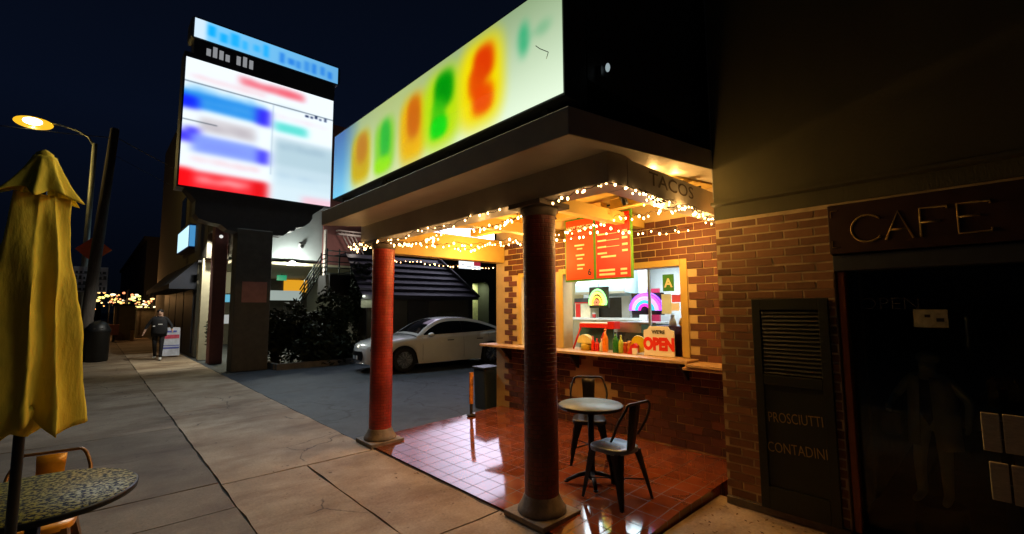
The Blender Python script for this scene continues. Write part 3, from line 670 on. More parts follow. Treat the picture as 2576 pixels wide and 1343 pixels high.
# front counter: warming case and bottles
wc = thing('warming_case', 'red framed slanted food warming case on the counter', 'food case', (5.3, 3.94, 1.112))
mb = MB()
mb.tube([(5.14, 4.24, 1.114), (5.22, 4.16, 1.43)], .014, 8); mb.tube([(5.14, 3.76, 1.25), (5.22, 3.70, 1.45)], .014, 8); mb.box(5.2, 5.24, 3.69, 4.17, 1.42, 1.475); mb.box(5.2, 5.34, 3.575, 3.685, 1.41, 1.51); mb.build('frame', REDP, wc)
mb = MB(); mb.box(5.36, 5.38, 3.7, 4.3, 1.114, 1.46); mb.build('back', mat('teal_glass', (.06, .16, .18), .2), wc)
mb = MB(); mb.box(5.24, 5.36, 3.70, 4.2, 1.465, 1.49); mb.build('top', WHITE, wc)
sb = thing('drinks_cooler', 'steel and blue drinks cooler behind the bottles', 'cooler', (5.5, 3.3, 1.0))
mb = MB(); mb.box(5.42, 5.9, 3.10, 3.68, .03, 1.36); mb.build('body', mat('cooler_dark', (.035, .05, .07), .25), sb)
mb = MB(); mb.box(5.42, 5.9, 3.30, 3.68, 1.362, 1.48); mb.build('steel_lid', STEEL, sb)
mb = MB(); mb.box(5.42, 5.9, 3.08, 3.295, 1.362, 1.47); mb.build('blue_lid', mat('cooler_blue', (.05, .15, .28), .3), sb)
mb = MB(); mb.box(5.42, 5.92, 3.08, 3.70, 1.482, 1.50); mb.build('rim', STEEL, sb)
tc_ = thing('taco_dispenser', 'yellow dome topped taco holder on the counter', 'holder', (5.12, 4.0, 1.112))
mb = MB(); mb.lathe([(.075, .0), (.075, .075), (.055, .09)], (5.10, 3.98, 1.114), 20); mb.build('tub', mat('mustard_plastic', (.62, .44, .02), .35), tc_)
mb = MB(); mb.prism([(3.98+.125*math.cos(t), 1.205+.125*math.sin(t)) for t in np.linspace(0, math.pi, 18)], 0, 5.05, 5.14); mb.build('dome', mat('pale_yellow_plastic', (.80, .70, .25), .35), tc_, bevel=.01)
def bottle(name, label, cat, y, h, r, c, x=5.08, cap=(.1, .1, .1), neck=.35, grp='bottles and pots on the serving counter'):
    o = thing(name, label, cat, (x, y, 1.113), group=grp)
    mb = MB(); mb.lathe([(r*.95, 0), (r, .008), (r, h*.55), (r*.8, h*.66), (r*neck, h*.78), (r*neck, h*.92)], (0, 0, 0), 18); mb.build('body', mat(name+'_%d' % int(y*100), c, .25, var=.1), o, local=True)
    mb = MB(); mb.lathe([(r*neck*1.2, h*.92), (r*neck*1.1, h), (.001, h)], (0, 0, 0), 14); mb.build('cap', mat('cap_%d' % int(y*100), cap, .4), o, local=True)
bottle('sauce_bottle', 'red squeeze bottle beside the yellow taco holder', 'bottle', 3.845, .20, .026, (.70, .03, .01), cap=(.7, .05, .02))
bottle('sauce_bottle', 'shorter red squeeze bottle in front of the white tub', 'bottle', 3.775, .17, .03, (.68, .02, .015), cap=(.7, .03, .02))
bottle('sauce_bottle', 'tall orange hot sauce bottle under the red case frame', 'bottle', 3.64, .30, .04, (.85, .22, .01), cap=(.85, .25, .02))
bottle('sauce_bottle', 'clear white bottle left of the tall orange bottle', 'bottle', 3.705, .17, .025, (.75, .7, .5), cap=(.8, .8, .7))
bottle('soda_bottle', 'dark green glass bottle in the middle of the counter', 'bottle', 3.475, .27, .042, (.02, .17, .03), cap=(.05, .05, .05))
bottle('soda_bottle', 'lime yellow bottle right of the dark green one', 'bottle', 3.395, .23, .034, (.42, .50, .05), cap=(.5, .5, .1))
bottle('spice_jar', 'short red spice jar with an orange lid', 'jar', 3.325, .14, .032, (.42, .05, .01), cap=(.8, .3, .02), neck=.8)
bottle('spice_jar', 'short amber spice jar beside the red one', 'jar', 3.265, .16, .030, (.55, .2, .02), cap=(.7, .3, .02), neck=.8)
bk = thing('chip_basket', 'round yellow tray standing behind a red paper bag', 'tray', (5.1, 3.17, 1.113))
mb = MB(); mb.lathe([(.105, -.01), (.11, 0), (.105, .014)], (5.13, 3.165, 1.235), 26, axis=0); mb.build('tray', mat('tray_yellow', (.75, .55, .01), .35), bk)
mb = MB(); mb.prism([(3.27, 1.114), (3.15, 1.114), (3.13, 1.22), (3.17, 1.25), (3.22, 1.22)], 0, 5.03, 5.09); mb.build('red_bag', REDP, bk)
mb = MB(); mb.box(5.015, 5.028, 3.12, 3.19, 1.114, 1.19); mb.build('price_tag', WHITE, bk)
# right side of the window: papers, pink box, white bell
for (lab, y0_, y1_, z0_, z1_, c, cat) in (('pale blue paper notice taped under the green grade card', 2.70, 2.83, 1.62, 1.86, (.55, .70, .74), 'notice'), ('white paper notice taped beside the window frame', 2.60, 2.70, 1.66, 1.75, (.8, .8, .8), 'notice'), ('pink striped flyer taped below the green card', 2.58, 2.69, 1.76, 1.85, (.65, .10, .22), 'flyer')):
    mb = MB(); mb.box(5.128, 5.132, y0_, y1_, z0_, z1_); tag(mb.build('paper_notice', mat('paper_%s' % cat+lab[:4], c, .6, var=.08)), lab, cat, 'papers taped inside the serving window')
bl = thing('counter_bell', 'small white bell shaped jug behind the open sign', 'jug', (5.3, 2.75, 1.4))
mb = MB(); mb.box(5.2, 5.4, 2.57, 2.95, 1.10, 1.47); mb.build('stand', mat('plum_box', (.10, .015, .045), .4), bl)
mb = MB(); mb.lathe([(.05, 0), (.045, .05), (.022, .10), (.025, .14)], (5.26, 2.76, 1.472), 16); mb.build('jug', WHITE, bl)
mb = MB(); mb.lathe([(.035, 0), (.05, .03), (.03, .10)], (5.26, 2.63, 1.472), 16); mb.build('fruit', mat('mango', (.8, .4, .01), .4), bl)
kl = thing('kitchen_light', 'white fluorescent light panels on the kitchen ceiling', 'ceiling light', (5.9, 3.9, 2.4))
FLU = emit('fluorescent', (.78, .93, 1), 10.)
for y in (2.5, 3.5, 4.5):
    for x in (5.45, 6.15):
        mb = MB(); mb.box(x, x+.62, y-.02, y+.9, 2.395, 2.418); mb.build('diffuser', FLU, kl)

# ------------------------------------------------------------------ string lights
BULB = emit('warm_bulb', (1., .56, .20), 20.)
WIREM = mat('string_wire', (.03, .02, .015), .6)
bulb_me = None
def string_light(label, pts, n, drop=.03, r=.012, lamps=0, energy=3., jitter=.03, loc=None, lamp_pts=()):
    global bulb_me
    pts = [Vector(p) for p in pts]; o = thing('string_light', label, 'string lights', loc or pts[0], group='warm string lights around the patio')
    base = Vector(o['_w'])
    seg = [0]
    for a, b in zip(pts, pts[1:]): seg.append(seg[-1]+(b-a).length)
    def at(t):
        d = t*seg[-1]
        for i in range(len(pts)-1):
            if d <= seg[i+1] or i == len(pts)-2:
                f = (d-seg[i])/max(1e-6, seg[i+1]-seg[i]); p = pts[i].lerp(pts[i+1], f); p.z -= .05*math.sin(math.pi*min(1, max(0, f)))*min(1.5, seg[i+1]-seg[i]); return p
    n = int(n*1.35); path = []
    for i in range(n*2+1):
        p = at(i/(n*2)); p += Vector((random.uniform(-1, 1), random.uniform(-1, 1), random.uniform(-1, .4)))*jitter; path.append(p)
    mb = MB(); mb.tube(path, .0035, 5); mb.build('wire', WIREM, o)
    if bulb_me is None:
        b = MB(); b.ball((0, 0, 0), .012, 8, 0, (1, 1, 1.35)); q = b.build('bulb', BULB); bulb_me = q.data; bpy.data.objects.remove(q)
    for i in range(n):
        p = path[i*2+1]+Vector((random.uniform(-.01, .01), random.uniform(-.01, .01), -drop*random.uniform(.5, 1.2)))
        q = bpy.data.objects.new('bulb', bulb_me); COL.objects.link(q); q.parent = o; q.location = p-base; s = r/.012*random.uniform(.5, 1.05); q.scale = (s, s, s)
    for i in range(lamps):
        p = at((i+.5)/lamps)-Vector((0, 0, .07)); lamp('POINT', 'bulb_glow', p, energy, WARM, .03, o)
    for p in lamp_pts: lamp('POINT', 'bulb_glow', p, energy, WARM, .03, o)
    return o
LE = 5.0
string_light('string of warm bulbs under the front beam between the two columns', [(2.80, 5.38, 2.57), (2.95, 4.7, 2.55), (2.78, 4.1, 2.575), (2.95, 3.5, 2.55), (2.80, 2.86, 2.575)], 40, .02, lamps=0)
string_light('string of warm bulbs along the outer edge of the front beam', [(2.645, 5.5, 2.60), (2.645, 4.4, 2.60), (2.645, 3.4, 2.61), (2.645, 2.95, 2.62)], 14, .012, .009, lamps=0)
string_light('string of warm bulbs around the beam corner right of the near column', [(2.70, 2.5, 2.585), (2.68, 2.15, 2.595), (2.66, 1.86, 2.62), (2.9, 1.84, 2.61), (3.3, 1.84, 2.605)], 16, .012, .010, lamps=0)
string_light('string of warm bulbs along the side beam towards the brick cafe', [(3.1, 1.845, 2.61), (3.5, 1.845, 2.60), (3.9, 1.845, 2.605), (4.15, 1.845, 2.59), (4.6, 1.86, 2.57)], 34, .03, .010, jitter=.045, lamp_pts=((3.75, 1.80, 2.54), (4.3, 1.86, 2.52)), energy=7)
string_light('string of warm bulbs swagged across the ceiling to the menu board', [(3.9, 5.5, 2.62), (4.0, 4.8, 2.60), (4.2, 4.45, 2.62), (4.45, 3.9, 2.72), (4.4, 3.3, 2.74), (4.35, 2.9, 2.76), (4.5, 2.2, 2.78)], 40, .03, .013, lamp_pts=((4.2, 5.15, 2.47), (4.4, 4.5, 2.46), (3.7, 3.5, 2.48), (4.45, 2.45, 2.47)), energy=38)
string_light('second swag of warm bulbs sagging over the patio middle', [(3.0, 5.3, 2.60), (3.4, 4.8, 2.56), (3.8, 4.2, 2.58), (4.5, 3.1, 2.66), (4.9, 2.3, 2.62)], 34, .03, .013, lamps=0)
string_light('few warm bulbs added on top of the side beam to light the roof gap', [(3.2, 2.0, 2.855), (3.6, 1.98, 2.86), (4.1, 2.0, 2.865)], 8, -.01, .008, jitter=.01, lamp_pts=((3.55, 1.99, 2.885), (3.95, 1.99, 2.91)), energy=2.2)  # bulbs and lamps added here to light the gap under the roof
string_light('string of small bulbs under the end beam by the parking lot', [(2.9, 5.86, 2.455), (3.6, 5.865, 2.42), (4.3, 5.865, 2.41), (5.0, 5.86, 2.42)], 24, .02, .008, lamps=0, jitter=.02)
string_light('tangle of warm bulbs at the far end of the front beam', [(2.60, 5.80, 2.63), (2.56, 6.0, 2.60), (2.66, 6.08, 2.56), (2.72, 5.97, 2.58), (2.75, 5.75, 2.60)], 22, .02, .010, lamps=1, energy=LE*.5, jitter=.05)

# ------------------------------------------------------------------ patio furniture
TABLE_T = mat('cool_light_table_top', (.10, .18, .26), .38, var=.1, scale=8, spec=.3)  # blue of the reflected kitchen light put into the base colour
def cafe_table(label, loc, r, h, topm):
    o = thing('cafe_table', label, 'table', loc)
    mb = MB(); mb.lathe([(r-.006, h-.03), (r, h-.024), (r, h-.006), (r-.006, h), (.001, h+.0005)], (0, 0, 0), 56); mb.build('tabletop', topm, o, local=True)
    mb = MB(); mb.lathe([(r-.012, h-.036), (r+.006, h-.034), (r+.008, h-.01), (r+.0015, h-.004)], (0, 0, 0), 56); mb.build('edge_band', BLACKS, o, local=True)
    mb = MB(); mb.tube([(0, 0, .03), (0, 0, h-.04)], .03, 14); mb.build('pedestal', BLACKS, o, local=True)
    for i in range(4):
        t = math.pi/4+i*math.pi/2; c, s = math.cos(t), math.sin(t)
        mb = MB(); mb.tube([(c*.02, s*.02, .09), (c*.12, s*.12, .07), (c*.24, s*.24, .018)], [.024, .02, .016], 8); mb.lathe([(.022, .006), (.022, .02)], (c*.24, s*.24, 0), 10); mb.build('foot', BLACKS, o, local=True)
    return o
cafe_table('round pale topped cafe table on the tiled patio', (3.555, 2.735, floor_z(3.555, 2.735)+.002), .30, .725, TABLE_T)
cafe_table('round dark table with yellow lamp glints painted on its top beside the umbrella', (-.16, 3.50, 0), .41, .74, glint_table_mat())
def tolix(label, loc, rz, metal, splat, seatm, grp=None, legm=None):
    # metal cafe chair: faces +Y locally, back at -Y
    o = thing('metal_chair', label, 'chair', loc, rz, grp)
    legm = legm or metal
    sh = .445
    out = []
    for i in range(40):
        t = 2*math.pi*i/40; c, s = math.cos(t), math.sin(t)
        e = 3.6; rr = (abs(c)**e+abs(s)**e)**(-1/e); wx = .175+.012*s; out.append((wx*c*rr, .175*s*rr))
    mb = MB(); k = len(out)
    n = mb.add([(x, y, sh) for x, y in out]+[(x*1.015, y*1.015, sh-.008) for x, y in out]+[(x*1.01, y*1.01, sh-.04) for x, y in out]+[(x*.6, y*.6, sh-.006) for x, y in out]+[(0, 0, sh-.008)])
    for i in range(k):
        j = (i+1) % k
        mb.face((n+i, n+j, n+3*k+j, n+3*k+i), 0, 0, True); mb.face((n+3*k+i, n+3*k+j, n+4*k), 0, 0, True); mb.face((n+k+i, n+k+j, n+j, n+i), 0, 0, True); mb.face((n+2*k+i, n+2*k+j, n+k+j, n+k+i), 0, 0, True)
    mb.build('seat', seatm, o, local=True)
    for sx in (-1, 1):
        for sy in (-1, 1):
            t0 = Vector((sx*.155, sy*.155, sh-.03)); t1 = Vector((sx*.215, sy*(.20 if sy > 0 else .235), 0))
            d1 = Vector((-sx*.085, 0, 0)); d2 = Vector((0, -sy*.085, 0)); e1 = Vector((-sx*.026, 0, 0)); e2 = Vector((0, -sy*.026, 0))
            mb = MB(); P = []
            for f in (0, .35, .7, 1):
                p = t0.lerp(t1, f); a = d1.lerp(e1, f**.8); b = d2.lerp(e2, f**.8); P.append((p+a, p+a*.4-b*.02, p, p+b*.4-a*.02, p+b))
            mb.sheet(P, smooth=False); lg = mb.build('leg', legm, o, local=True); so = lg.modifiers.new('thick', 'SOLIDIFY'); so.thickness = .004
    mb = MB(); pts = []
    for t in np.linspace(0, 1, 33):
        a = t*2-1
        x = .205*math.copysign(min(1, abs(a)*1.28)**.9, a) if abs(a) < .8 else math.copysign(.205-.03*(abs(a)-.8)/.2, a)
        z = .84-.0 if abs(a) < .5 else .84-.40*((abs(a)-.5)/.5)**1.7
        y = -.045-.215*min(1, (z-.44)/.36)**.8
        pts.append((x, y, z))
    mb.tube(pts, .0115, 8); mb.build('back_frame', metal, o, local=True)
    mb = MB(); P = []
    for f in np.linspace(0, 1, 7):
        z = .43+f*.40; wv = .055+.02*f; y = -.178-.058*f; P.append([(-wv, y+.006, z), (0, y-.004, z), (wv, y+.006, z)])
    mb.sheet(P); sp = mb.build('splat', splat, o, local=True); so = sp.modifiers.new('thick', 'SOLIDIFY'); so.thickness = .004
    mb = MB(); mb.tube([(-.19, .19, .16), (.19, -.2, .16)], .007, 6); mb.tube([(.19, .19, .165), (-.19, -.2, .165)], .007, 6); mb.build('cross_brace', legm, o, local=True)
    return o
GUN = mat('bare_steel_seat', (.20, .26, .35), .40, metal=.6, var=.1, scale=10)
G2 = 'black metal cafe chairs on the patio'
tolix('black metal chair with a shiny seat in front of the pale table', (3.45, 2.40, floor_z(3.45, 2.40)+.002), R(-4), BLACKS, BLACKS, GUN, G2)
tolix('black metal chair behind the pale table under the counter', (4.03, 3.12, floor_z(4.03, 3.12)+.002), math.atan2(.60, -.48), BLACKS, BLACKS, BLACKS, G2)
COPPER = mat('orange_painted_steel', (.85, .32, .02), .3, metal=.2, var=.25, scale=9)
BRONZE = mat('brown_steel', (.22, .10, .03), .35, metal=.5, var=.3, scale=12)
tolix('metal chair with an orange seat and back tucked behind the speckled table', (-.17, 4.17, 0), R(172), BRONZE, COPPER, COPPER, legm=BRONZE).scale = (1, 1, .89)

# closed umbrella
um = thing('patio_umbrella', 'closed yellow patio umbrella on a dark pole at the speckled table', 'umbrella', (-.20, 2.95, 0))
mb = MB(); mb.tube([(0, 0, .0), (0, 0, 2.38)], .019, 14); mb.build('pole', BLACK, um, local=True)
mb = MB(); mb.lathe([(.24, 0), (.24, .04), (.05, .07), (.034, .10), (.034, .72), (.026, .735)], (0, 0, 0), 28); mb.build('stand', BLACK, um, local=True)
YEL = mat('yellow_canvas', (.93, .68, .085), .9, var=.16, scale=5, bump=.55, bscale=38, spec=.15, stretch=(1, 1, .35))
mb = MB(); P = []; K = 128
zs = np.linspace(1.20, 2.22, 40)
rib = [random.uniform(.8, 1.2) for _ in range(8)]
for z in zs:
    f = (2.24-z)/1.04; row = []
    for j in range(K+1):
        t = 2*math.pi*(j % K)/K
        ph = 8*t+.5*math.sin(2*t+1)+.35*math.sin(f*3+3*t)
        fold = (1-abs(math.sin(ph/2)))**1.3
        lobe = 1+.16*math.sin(2*t+.6)+.10*math.sin(3*t+2.0)
        rr = (.085+.085*f**.9)*lobe*(.80+.42*fold*(.35+.65*f)*rib[int(t/(2*math.pi)*8) % 8])
        rr += .006*math.sin(9*z+5*t)
        zz = z
        if f > .93: zz = z+.045*math.sin(4*t+.5)-.03*fold
        row.append((rr*math.cos(t), rr*math.sin(t), zz))
    P.append(row)
mb.sheet(P); cn = mb.build('canopy', YEL, um, local=True); so = cn.modifiers.new('thick', 'SOLIDIFY'); so.thickness = .003
mb = MB(); P = []
for f in np.linspace(0, 1, 14):
    row = []
    for j in range(K+1):
        t = 2*math.pi*(j % K)/K; fold = (1-abs(math.sin(4*t+.4)))**1.1
        rr = .035+.094*f**1.15*(.62+.55*fold)*(1+.18*math.sin(2*t+.2)); z = 2.405-.17*f-.03*f*fold+.01*math.sin(5*t)*f
        row.append((rr*math.cos(t), rr*math.sin(t), z))
    P.append(row)
mb.sheet(P); cp = mb.build('vent_cap', YEL, um, local=True); so = cp.modifiers.new('thick', 'SOLIDIFY'); so.thickness = .003
mb = MB(); mb.lathe([(.034, 2.395), (.03, 2.42), (.012, 2.435), (.001, 2.44)], (0, 0, 0), 14); mb.build('finial', YEL, um, local=True)
mb = MB(); P = []
for j in range(25):
    t = 2*math.pi*j/24; P.append([((.055+.02*math.sin(3*t))*math.cos(t), (.055+.02*math.sin(3*t))*math.sin(t), 1.17+.015*math.sin(2*t)), ((.10+.02*math.sin(2*t))*math.cos(t), (.10+.02*math.sin(2*t))*math.sin(t), 1.235)])
mb.sheet(P); mb.build('tie_strap', YEL, um, local=True)

tx = bpy.data.textures.new('cloth_creases', 'CLOUDS'); tx.noise_scale = .07; tx.noise_depth = 4
tx2 = bpy.data.textures.new('cloth_sag', 'CLOUDS'); tx2.noise_scale = .35; tx2.noise_depth = 1
for ob_ in (cn, cp):
    for t_, k_ in ((tx2, .03), (tx, .009)):
        dm_ = ob_.modifiers.new('crease', 'DISPLACE'); dm_.texture = t_; dm_.strength = k_; dm_.mid_level = .5; dm_.texture_coords = 'LOCAL'; ob_.modifiers.move(len(ob_.modifiers)-1, 0)
# bollard and bin at the parking edge
bo = thing('bollard', 'slim orange and yellow marker post at the parking edge of the patio', 'bollard', (4.33, 5.60, .065))
mb = MB(); mb.box(4.30, 4.36, 5.585, 5.61, .25, .72); mb.build('marker', mat('orange_mottled', (.75, .20, .015), .5, var=.85, scale=14), bo)
mb = MB(); mb.box(4.31, 4.35, 5.585, 5.608, .10, .249); mb.lathe([(.07, .074), (.07, .09), (.03, .104)], (4.33, 5.597, 0), 14); mb.build('base', DARKP, bo)
bi = thing('waste_bin', 'dark waste bin at the left corner of the taco stand', 'bin', (5.08, 6.15, 0))
mb = MB(); mb.prism([(4.95, -.01), (5.25, -.01), (5.27, .66), (4.92, .66)], 1, 6.0, 6.3); mb.build('body', mat('bin_plastic', (.02, .03, .04), .4), bi, bevel=.02)
mb = MB(); mb.box(4.90, 5.29, 5.98, 6.32, .662, .70); mb.build('lid', mat('bin_lid', (.015, .02, .03), .35), bi, bevel=.01)

# ================================================================== CAFE BUILDING (right)
cf = thing('cafe_building', 'dark brick and stucco cafe with a closed shutter and black glass front', 'cafe', (6.0, -2.0, 0))
STUC = mat('olive_stucco', (.105, .10, .052), .9, var=.16, scale=1.3, bump=.3, bscale=60, stretch=(1, 1.3, .6))
CX = 4.2
mb = MB(); mb.box(CX, 12, -9, 1.745, 2.47, 9.0); mb.box(CX, 5.08, .86, 1.745, 0, 2.47); mb.box(CX, 12, -9, -3.2, 0, 2.47); mb.box(5.08, 9, .84, 1.54, 0, 2.47); mb.box(8.8, 9, -3.2, .84, 0, 2.47)
mb.build('wall', mat('cafe_mortar', (.58, .46, .25), .85, var=.2, scale=9, bump=.3), cf)
mb = MB(); mb.box(CX-.012, CX-.001, -9, 1.747, 2.50, 9.0); mb.build('stucco', STUC, cf)
mb = MB(); mb.prism([(CX-.013, 2.665), (CX-.075, 2.655), (CX-.08, 2.63), (CX-.013, 2.62)], 1, -9, 1.75); mb.build('cornice', STUC, cf)
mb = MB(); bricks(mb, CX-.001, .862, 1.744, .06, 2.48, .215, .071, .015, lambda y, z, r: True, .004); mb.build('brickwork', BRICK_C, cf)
mb = MB()   # bricks returning on the side of the cafe that closes the patio
n0 = len(mb.v); bricks(mb, 0, 4.21, 5.06, .06, 2.58, .205, .0635, .011, lambda y, z, r: True, .006, 1)
for i in range(n0, len(mb.v)): x, y, z = mb.v[i]; mb.v[i] = (y, 1.746+x, z)
mb.build('side_brickwork', BRICK_C, cf, recalc=True)
mb = MB(); mb.box(CX-.03, CX+.002, .86, 1.745, .0, .058); mb.build('plinth', mat('plinth_stone', (.16, .13, .08), .8, var=.3, bump=.4), cf)
mb = MB(); mb.box(CX-.016, CX+.01, 1.744, 1.752, 2.7, 9.0); mb.build('corner_trim', mat('trim_grey', (.3, .3, .28), .5), cf)
mb = MB(); mb.box(CX-.02, CX+.3, -3.2, .858, 1.97, 2.09); mb.build('lintel', mat('slate_blue_paint', (.045, .055, .065), .5), cf, bevel=.006)
mb = MB(); mb.box(CX+.02, CX+.09, .80, .845, .04, 1.968); mb.build('door_post', mat('varnished_post', (.30, .085, .02), .4, var=.3, stretch=(20, 20, 1)), cf, bevel=.006)
mb = MB(); mb.box(CX-.01, 9.0, -3.2, .86, 0, .035); mb.build('door_sill', mat('sill_stone', (.13, .12, .07), .8, bump=.3), cf)
mb = MB(); mb.box(CX+.13, CX+.138, -3.2, .80, .036, 1.968); mb.build('door_glass', glass_mat('dark_glass', (.80, .82, .76)), cf)
mb = MB(); mb.box(CX+.12, CX+.15, -.30, -.24, .036, 1.968); mb.build('door_stile', DARKP, cf)
mb = MB(); mb.box(CX, 9.0, -3.2, .84, 2.2, 2.46); mb.build('ceiling', DARKP, cf)
mb = MB()  # boxes and shelf added where the glass mirrors a row of bricks
for i in range(9): mb.box(5.6, 5.75, .7-.42*i, .7-.42*i+random.uniform(.2, .36), 1.78, 1.78+random.uniform(.12, .2), 0)
mb.box(5.55, 5.85, -3.1, .8, 1.75, 1.775); tag(mb.build('wall_shelf', mat('reflection_boxes', (.14, .06, .03), .7, var=.4, scale=4)), 'row of brown boxes added behind the dark cafe glass in place of a reflection', 'shelf')
# shutter
sh_ = thing('wooden_shutter', 'dark green shutter with gold Italian lettering on the brick cafe wall', 'shutter', (4.17, 1.19, 0.05))
SHG = mat('shutter_green', (.014, .020, .009), .5, var=.3, scale=5)
mb = MB(); sx0, sx1 = 4.15, 4.188; ya, yb, za, zb = .905, 1.455, .06, 1.765
mb.box(sx0, sx1, ya, ya+.065, za, zb); mb.box(sx0, sx1, yb-.065, yb, za, zb)
for z0_, z1_ in ((za, za+.18), (1.06, 1.14), (zb-.09, zb)): mb.box(sx0, sx1, ya+.066, yb-.066, z0_, z1_)
mb.build('frame', SHG, sh_, bevel=.003)
mb = MB(); mb.box(sx0+.016, sx1-.004, ya+.066, yb-.066, za+.181, 1.059); mb.build('lower_panel', SHG, sh_)
mb = MB()
for i in range(16):
    z = 1.15+i*.033; mb.prism([(sx0+.006, z), (sx0+.010, z), (sx1-.006, z+.035), (sx1-.010, z+.035)], 1, ya+.067, yb-.067)
mb.build('louvres', SHG, sh_)
GOLD = mat('gold_letter', (.42, .30, .08), .4, metal=.3, var=.2)
mb = MB(); Mt = MW(1.18, .80, sx0+.0145)
mb.text('PROSCIUTTI', .115, Mt @ Matrix.Rotation(R(3), 4, 'Z'), offset=-.001, sx=.62, extrude=.001); mb.build('lettering', GOLD, sh_); mb = MB(); mb.text('CONTADINI', .115, MW(1.18, .56, sx0+.0145) @ Matrix.Rotation(R(3), 4, 'Z'), offset=-.001, sx=.66, extrude=.001)
mb.build('lettering', GOLD, sh_)
# fascia sign
cs = thing('cafe_sign', 'dark brown fascia board with thin gold letters CAFE', 'sign', (4.17, -.3, 2.1))
mb = MB(); mb.box(4.15, 4.186, -3.2, .865, 2.10, 2.475); mb.build('board', mat('sign_brown', (.045, .018, .008), .5, var=.3), cs, bevel=.004)
mb = MB()
def stroke(pts, r=.0075): mb.tube([(4.148, p[0], p[1]) for p in pts], r, 6)
zc = 2.295; hh = .105
zc = 2.272; hh = .098
stroke([(.625-.092*math.cos(t)*1.05, zc+hh*math.sin(t)) for t in np.linspace(R(40), R(320), 26)])
stroke([(.525, zc-hh), (.45, zc+hh), (.375, zc-hh)]); stroke([(.497, zc-.03), (.403, zc-.03)])
stroke([(.335, zc-hh), (.335, zc+hh), (.20, zc+hh), (.20, zc+hh-.02)]); stroke([(.335, zc), (.235, zc)])
stroke([(.0, zc+hh-.02), (.0, zc+hh), (.15, zc+hh), (.15, zc-hh), (.0, zc-hh), (.0, zc-hh+.022)]); stroke([(.15, zc+.01), (.045, zc+.01)])
mb.build('gold_letters', mat('gold_leaf', (.50, .37, .12), .35, metal=.4), cs)
mb = MB()
for zz, s in ((2.43, -1), (2.15, 1)): stroke([(.80, zz), (.845, zz), (.845, zz+.05*s)], .003)
mb.build('corner_flourish', GOLD, cs)
nt = thing('paper_notice', 'small pale notice taped inside the dark cafe door', 'notice', (4.325, .28, 1.5))
mb = MB(); mb.box(4.322, 4.326, .25, .43, 1.55, 1.675); mb.build('paper', mat('yellowed_paper', (.42, .42, .27), .7, var=.35, scale=18), nt)
mb = MB(); mb.box(4.318, 4.3215, .27, .31, 1.59, 1.615); mb.box(4.318, 4.3215, .34, .37, 1.62, 1.64); mb.build('print', DARKP, nt)
ol = thing('window_lettering', 'dim grey letters on the dark cafe door reading OPEN', 'lettering', (4.325, .52, 1.62))
mb = MB(); mb.text('OPEN', .13, MW(.56, 1.715, 4.326), offset=-.003, extrude=.0006, sx=1.05); mb.build('letters', mat('grey_letter', (.07, .07, .06), .6), ol)
# white boards at the right edge
wbn = thing('board_barrier', 'two rows of white boards on posts standing before the dark cafe front', 'barrier', (3.55, -.6, 0))
WB = mat('old_white_board', (.46, .45, .33), .7, var=.2, scale=8, bump=.3, stretch=(3, 3, 12))
for z0_, z1_, sft in ((.935, 1.125, 0), (.675, .87, -.015)):
    for a, b in ((.045+sft, .115+sft), (-.11+sft, .035+sft), (-.27+sft, -.12+sft), (-.43+sft, -.28+sft), (-.6, -.44+sft)):
        mb = MB(); mb.box(3.545, 3.57, a, b, z0_+random.uniform(-.006, .006), z1_+random.uniform(-.006, .006)); mb.build('board', WB, wbn, bevel=.004)
mb = MB(); mb.box(3.575, 3.60, -.6, .09, .93, .99); mb.box(3.575, 3.60, -.6, .08, .70, .76); mb.build('rail', DARKP, wbn)
for y in (.03, -.56): 
    mb = MB(); mb.box(3.603, 3.65, y-.025, y+.025, -.004, 1.08); mb.build('leg', DARKP, wbn)

mb = MB(); rl_ = random.Random(5)
for i in range(150):
    if i < 95: x, y, z = rl_.triangular(3.2, 4.16, 4.1), rl_.uniform(.5, 1.8), -.005
    elif i < 120: x, y, z = rl_.uniform(2.5, 2.6), rl_.uniform(1.0, 5.6), .001
    else: x, y, z = rl_.uniform(.9, 2.5), rl_.uniform(2.2, 9), .001
    a = rl_.uniform(0, 6.28); l = rl_.uniform(.008, .022); c_, s_ = math.cos(a)*l, math.sin(a)*l
    mb.quad((x-c_, y-s_, z+.001), (x+s_*.5, y-c_*.5, z+.004), (x+c_, y+s_, z+rl_.uniform(.002, .010)), (x-s_*.5, y+c_*.5, z+.003), 0, rl_.random())
tag(mb.build('leaf_litter', leaf_mat('dry_leaf', (.05, .025, .01), (.20, .11, .04))), kind='stuff')
# ================================================================== PEOPLE
def skin_figure(name, joints, bones, rad, mats, matfun, parent, rz=0, scale=1., sub=1):
    me = bpy.data.meshes.new(name+'_src'); names = list(joints)
    me.from_pydata([Vector(joints[k])*scale for k in names], [(names.index(a), names.index(b)) for a, b in bones], [])
    ob = bpy.data.objects.new('src', me); COL.objects.link(ob)
    ob.modifiers.new('s', 'SKIN')
    for i, k in enumerate(names):
        r = rad[k]; r = r if isinstance(r, tuple) else (r, r)
        me.skin_vertices[0].data[i].radius = (r[0]*scale, r[1]*scale)
    me.skin_vertices[0].data[names.index('pelvis')].use_root = True
    sb = ob.modifiers.new('d', 'SUBSURF'); sb.levels = sb.render_levels = sub
    dg = bpy.context.evaluated_depsgraph_get(); m2 = bpy.data.meshes.new_from_object(ob.evaluated_get(dg)); m2.name = name
    bpy.data.objects.remove(ob)
    m2.materials.clear()
    for x in mats: m2.materials.append(x)
    for p in m2.polygons: p.material_index = matfun(Vector(p.center)/scale); p.use_smooth = True
    o = bpy.data.objects.new(name, m2); COL.objects.link(o); o.parent = parent
    return o
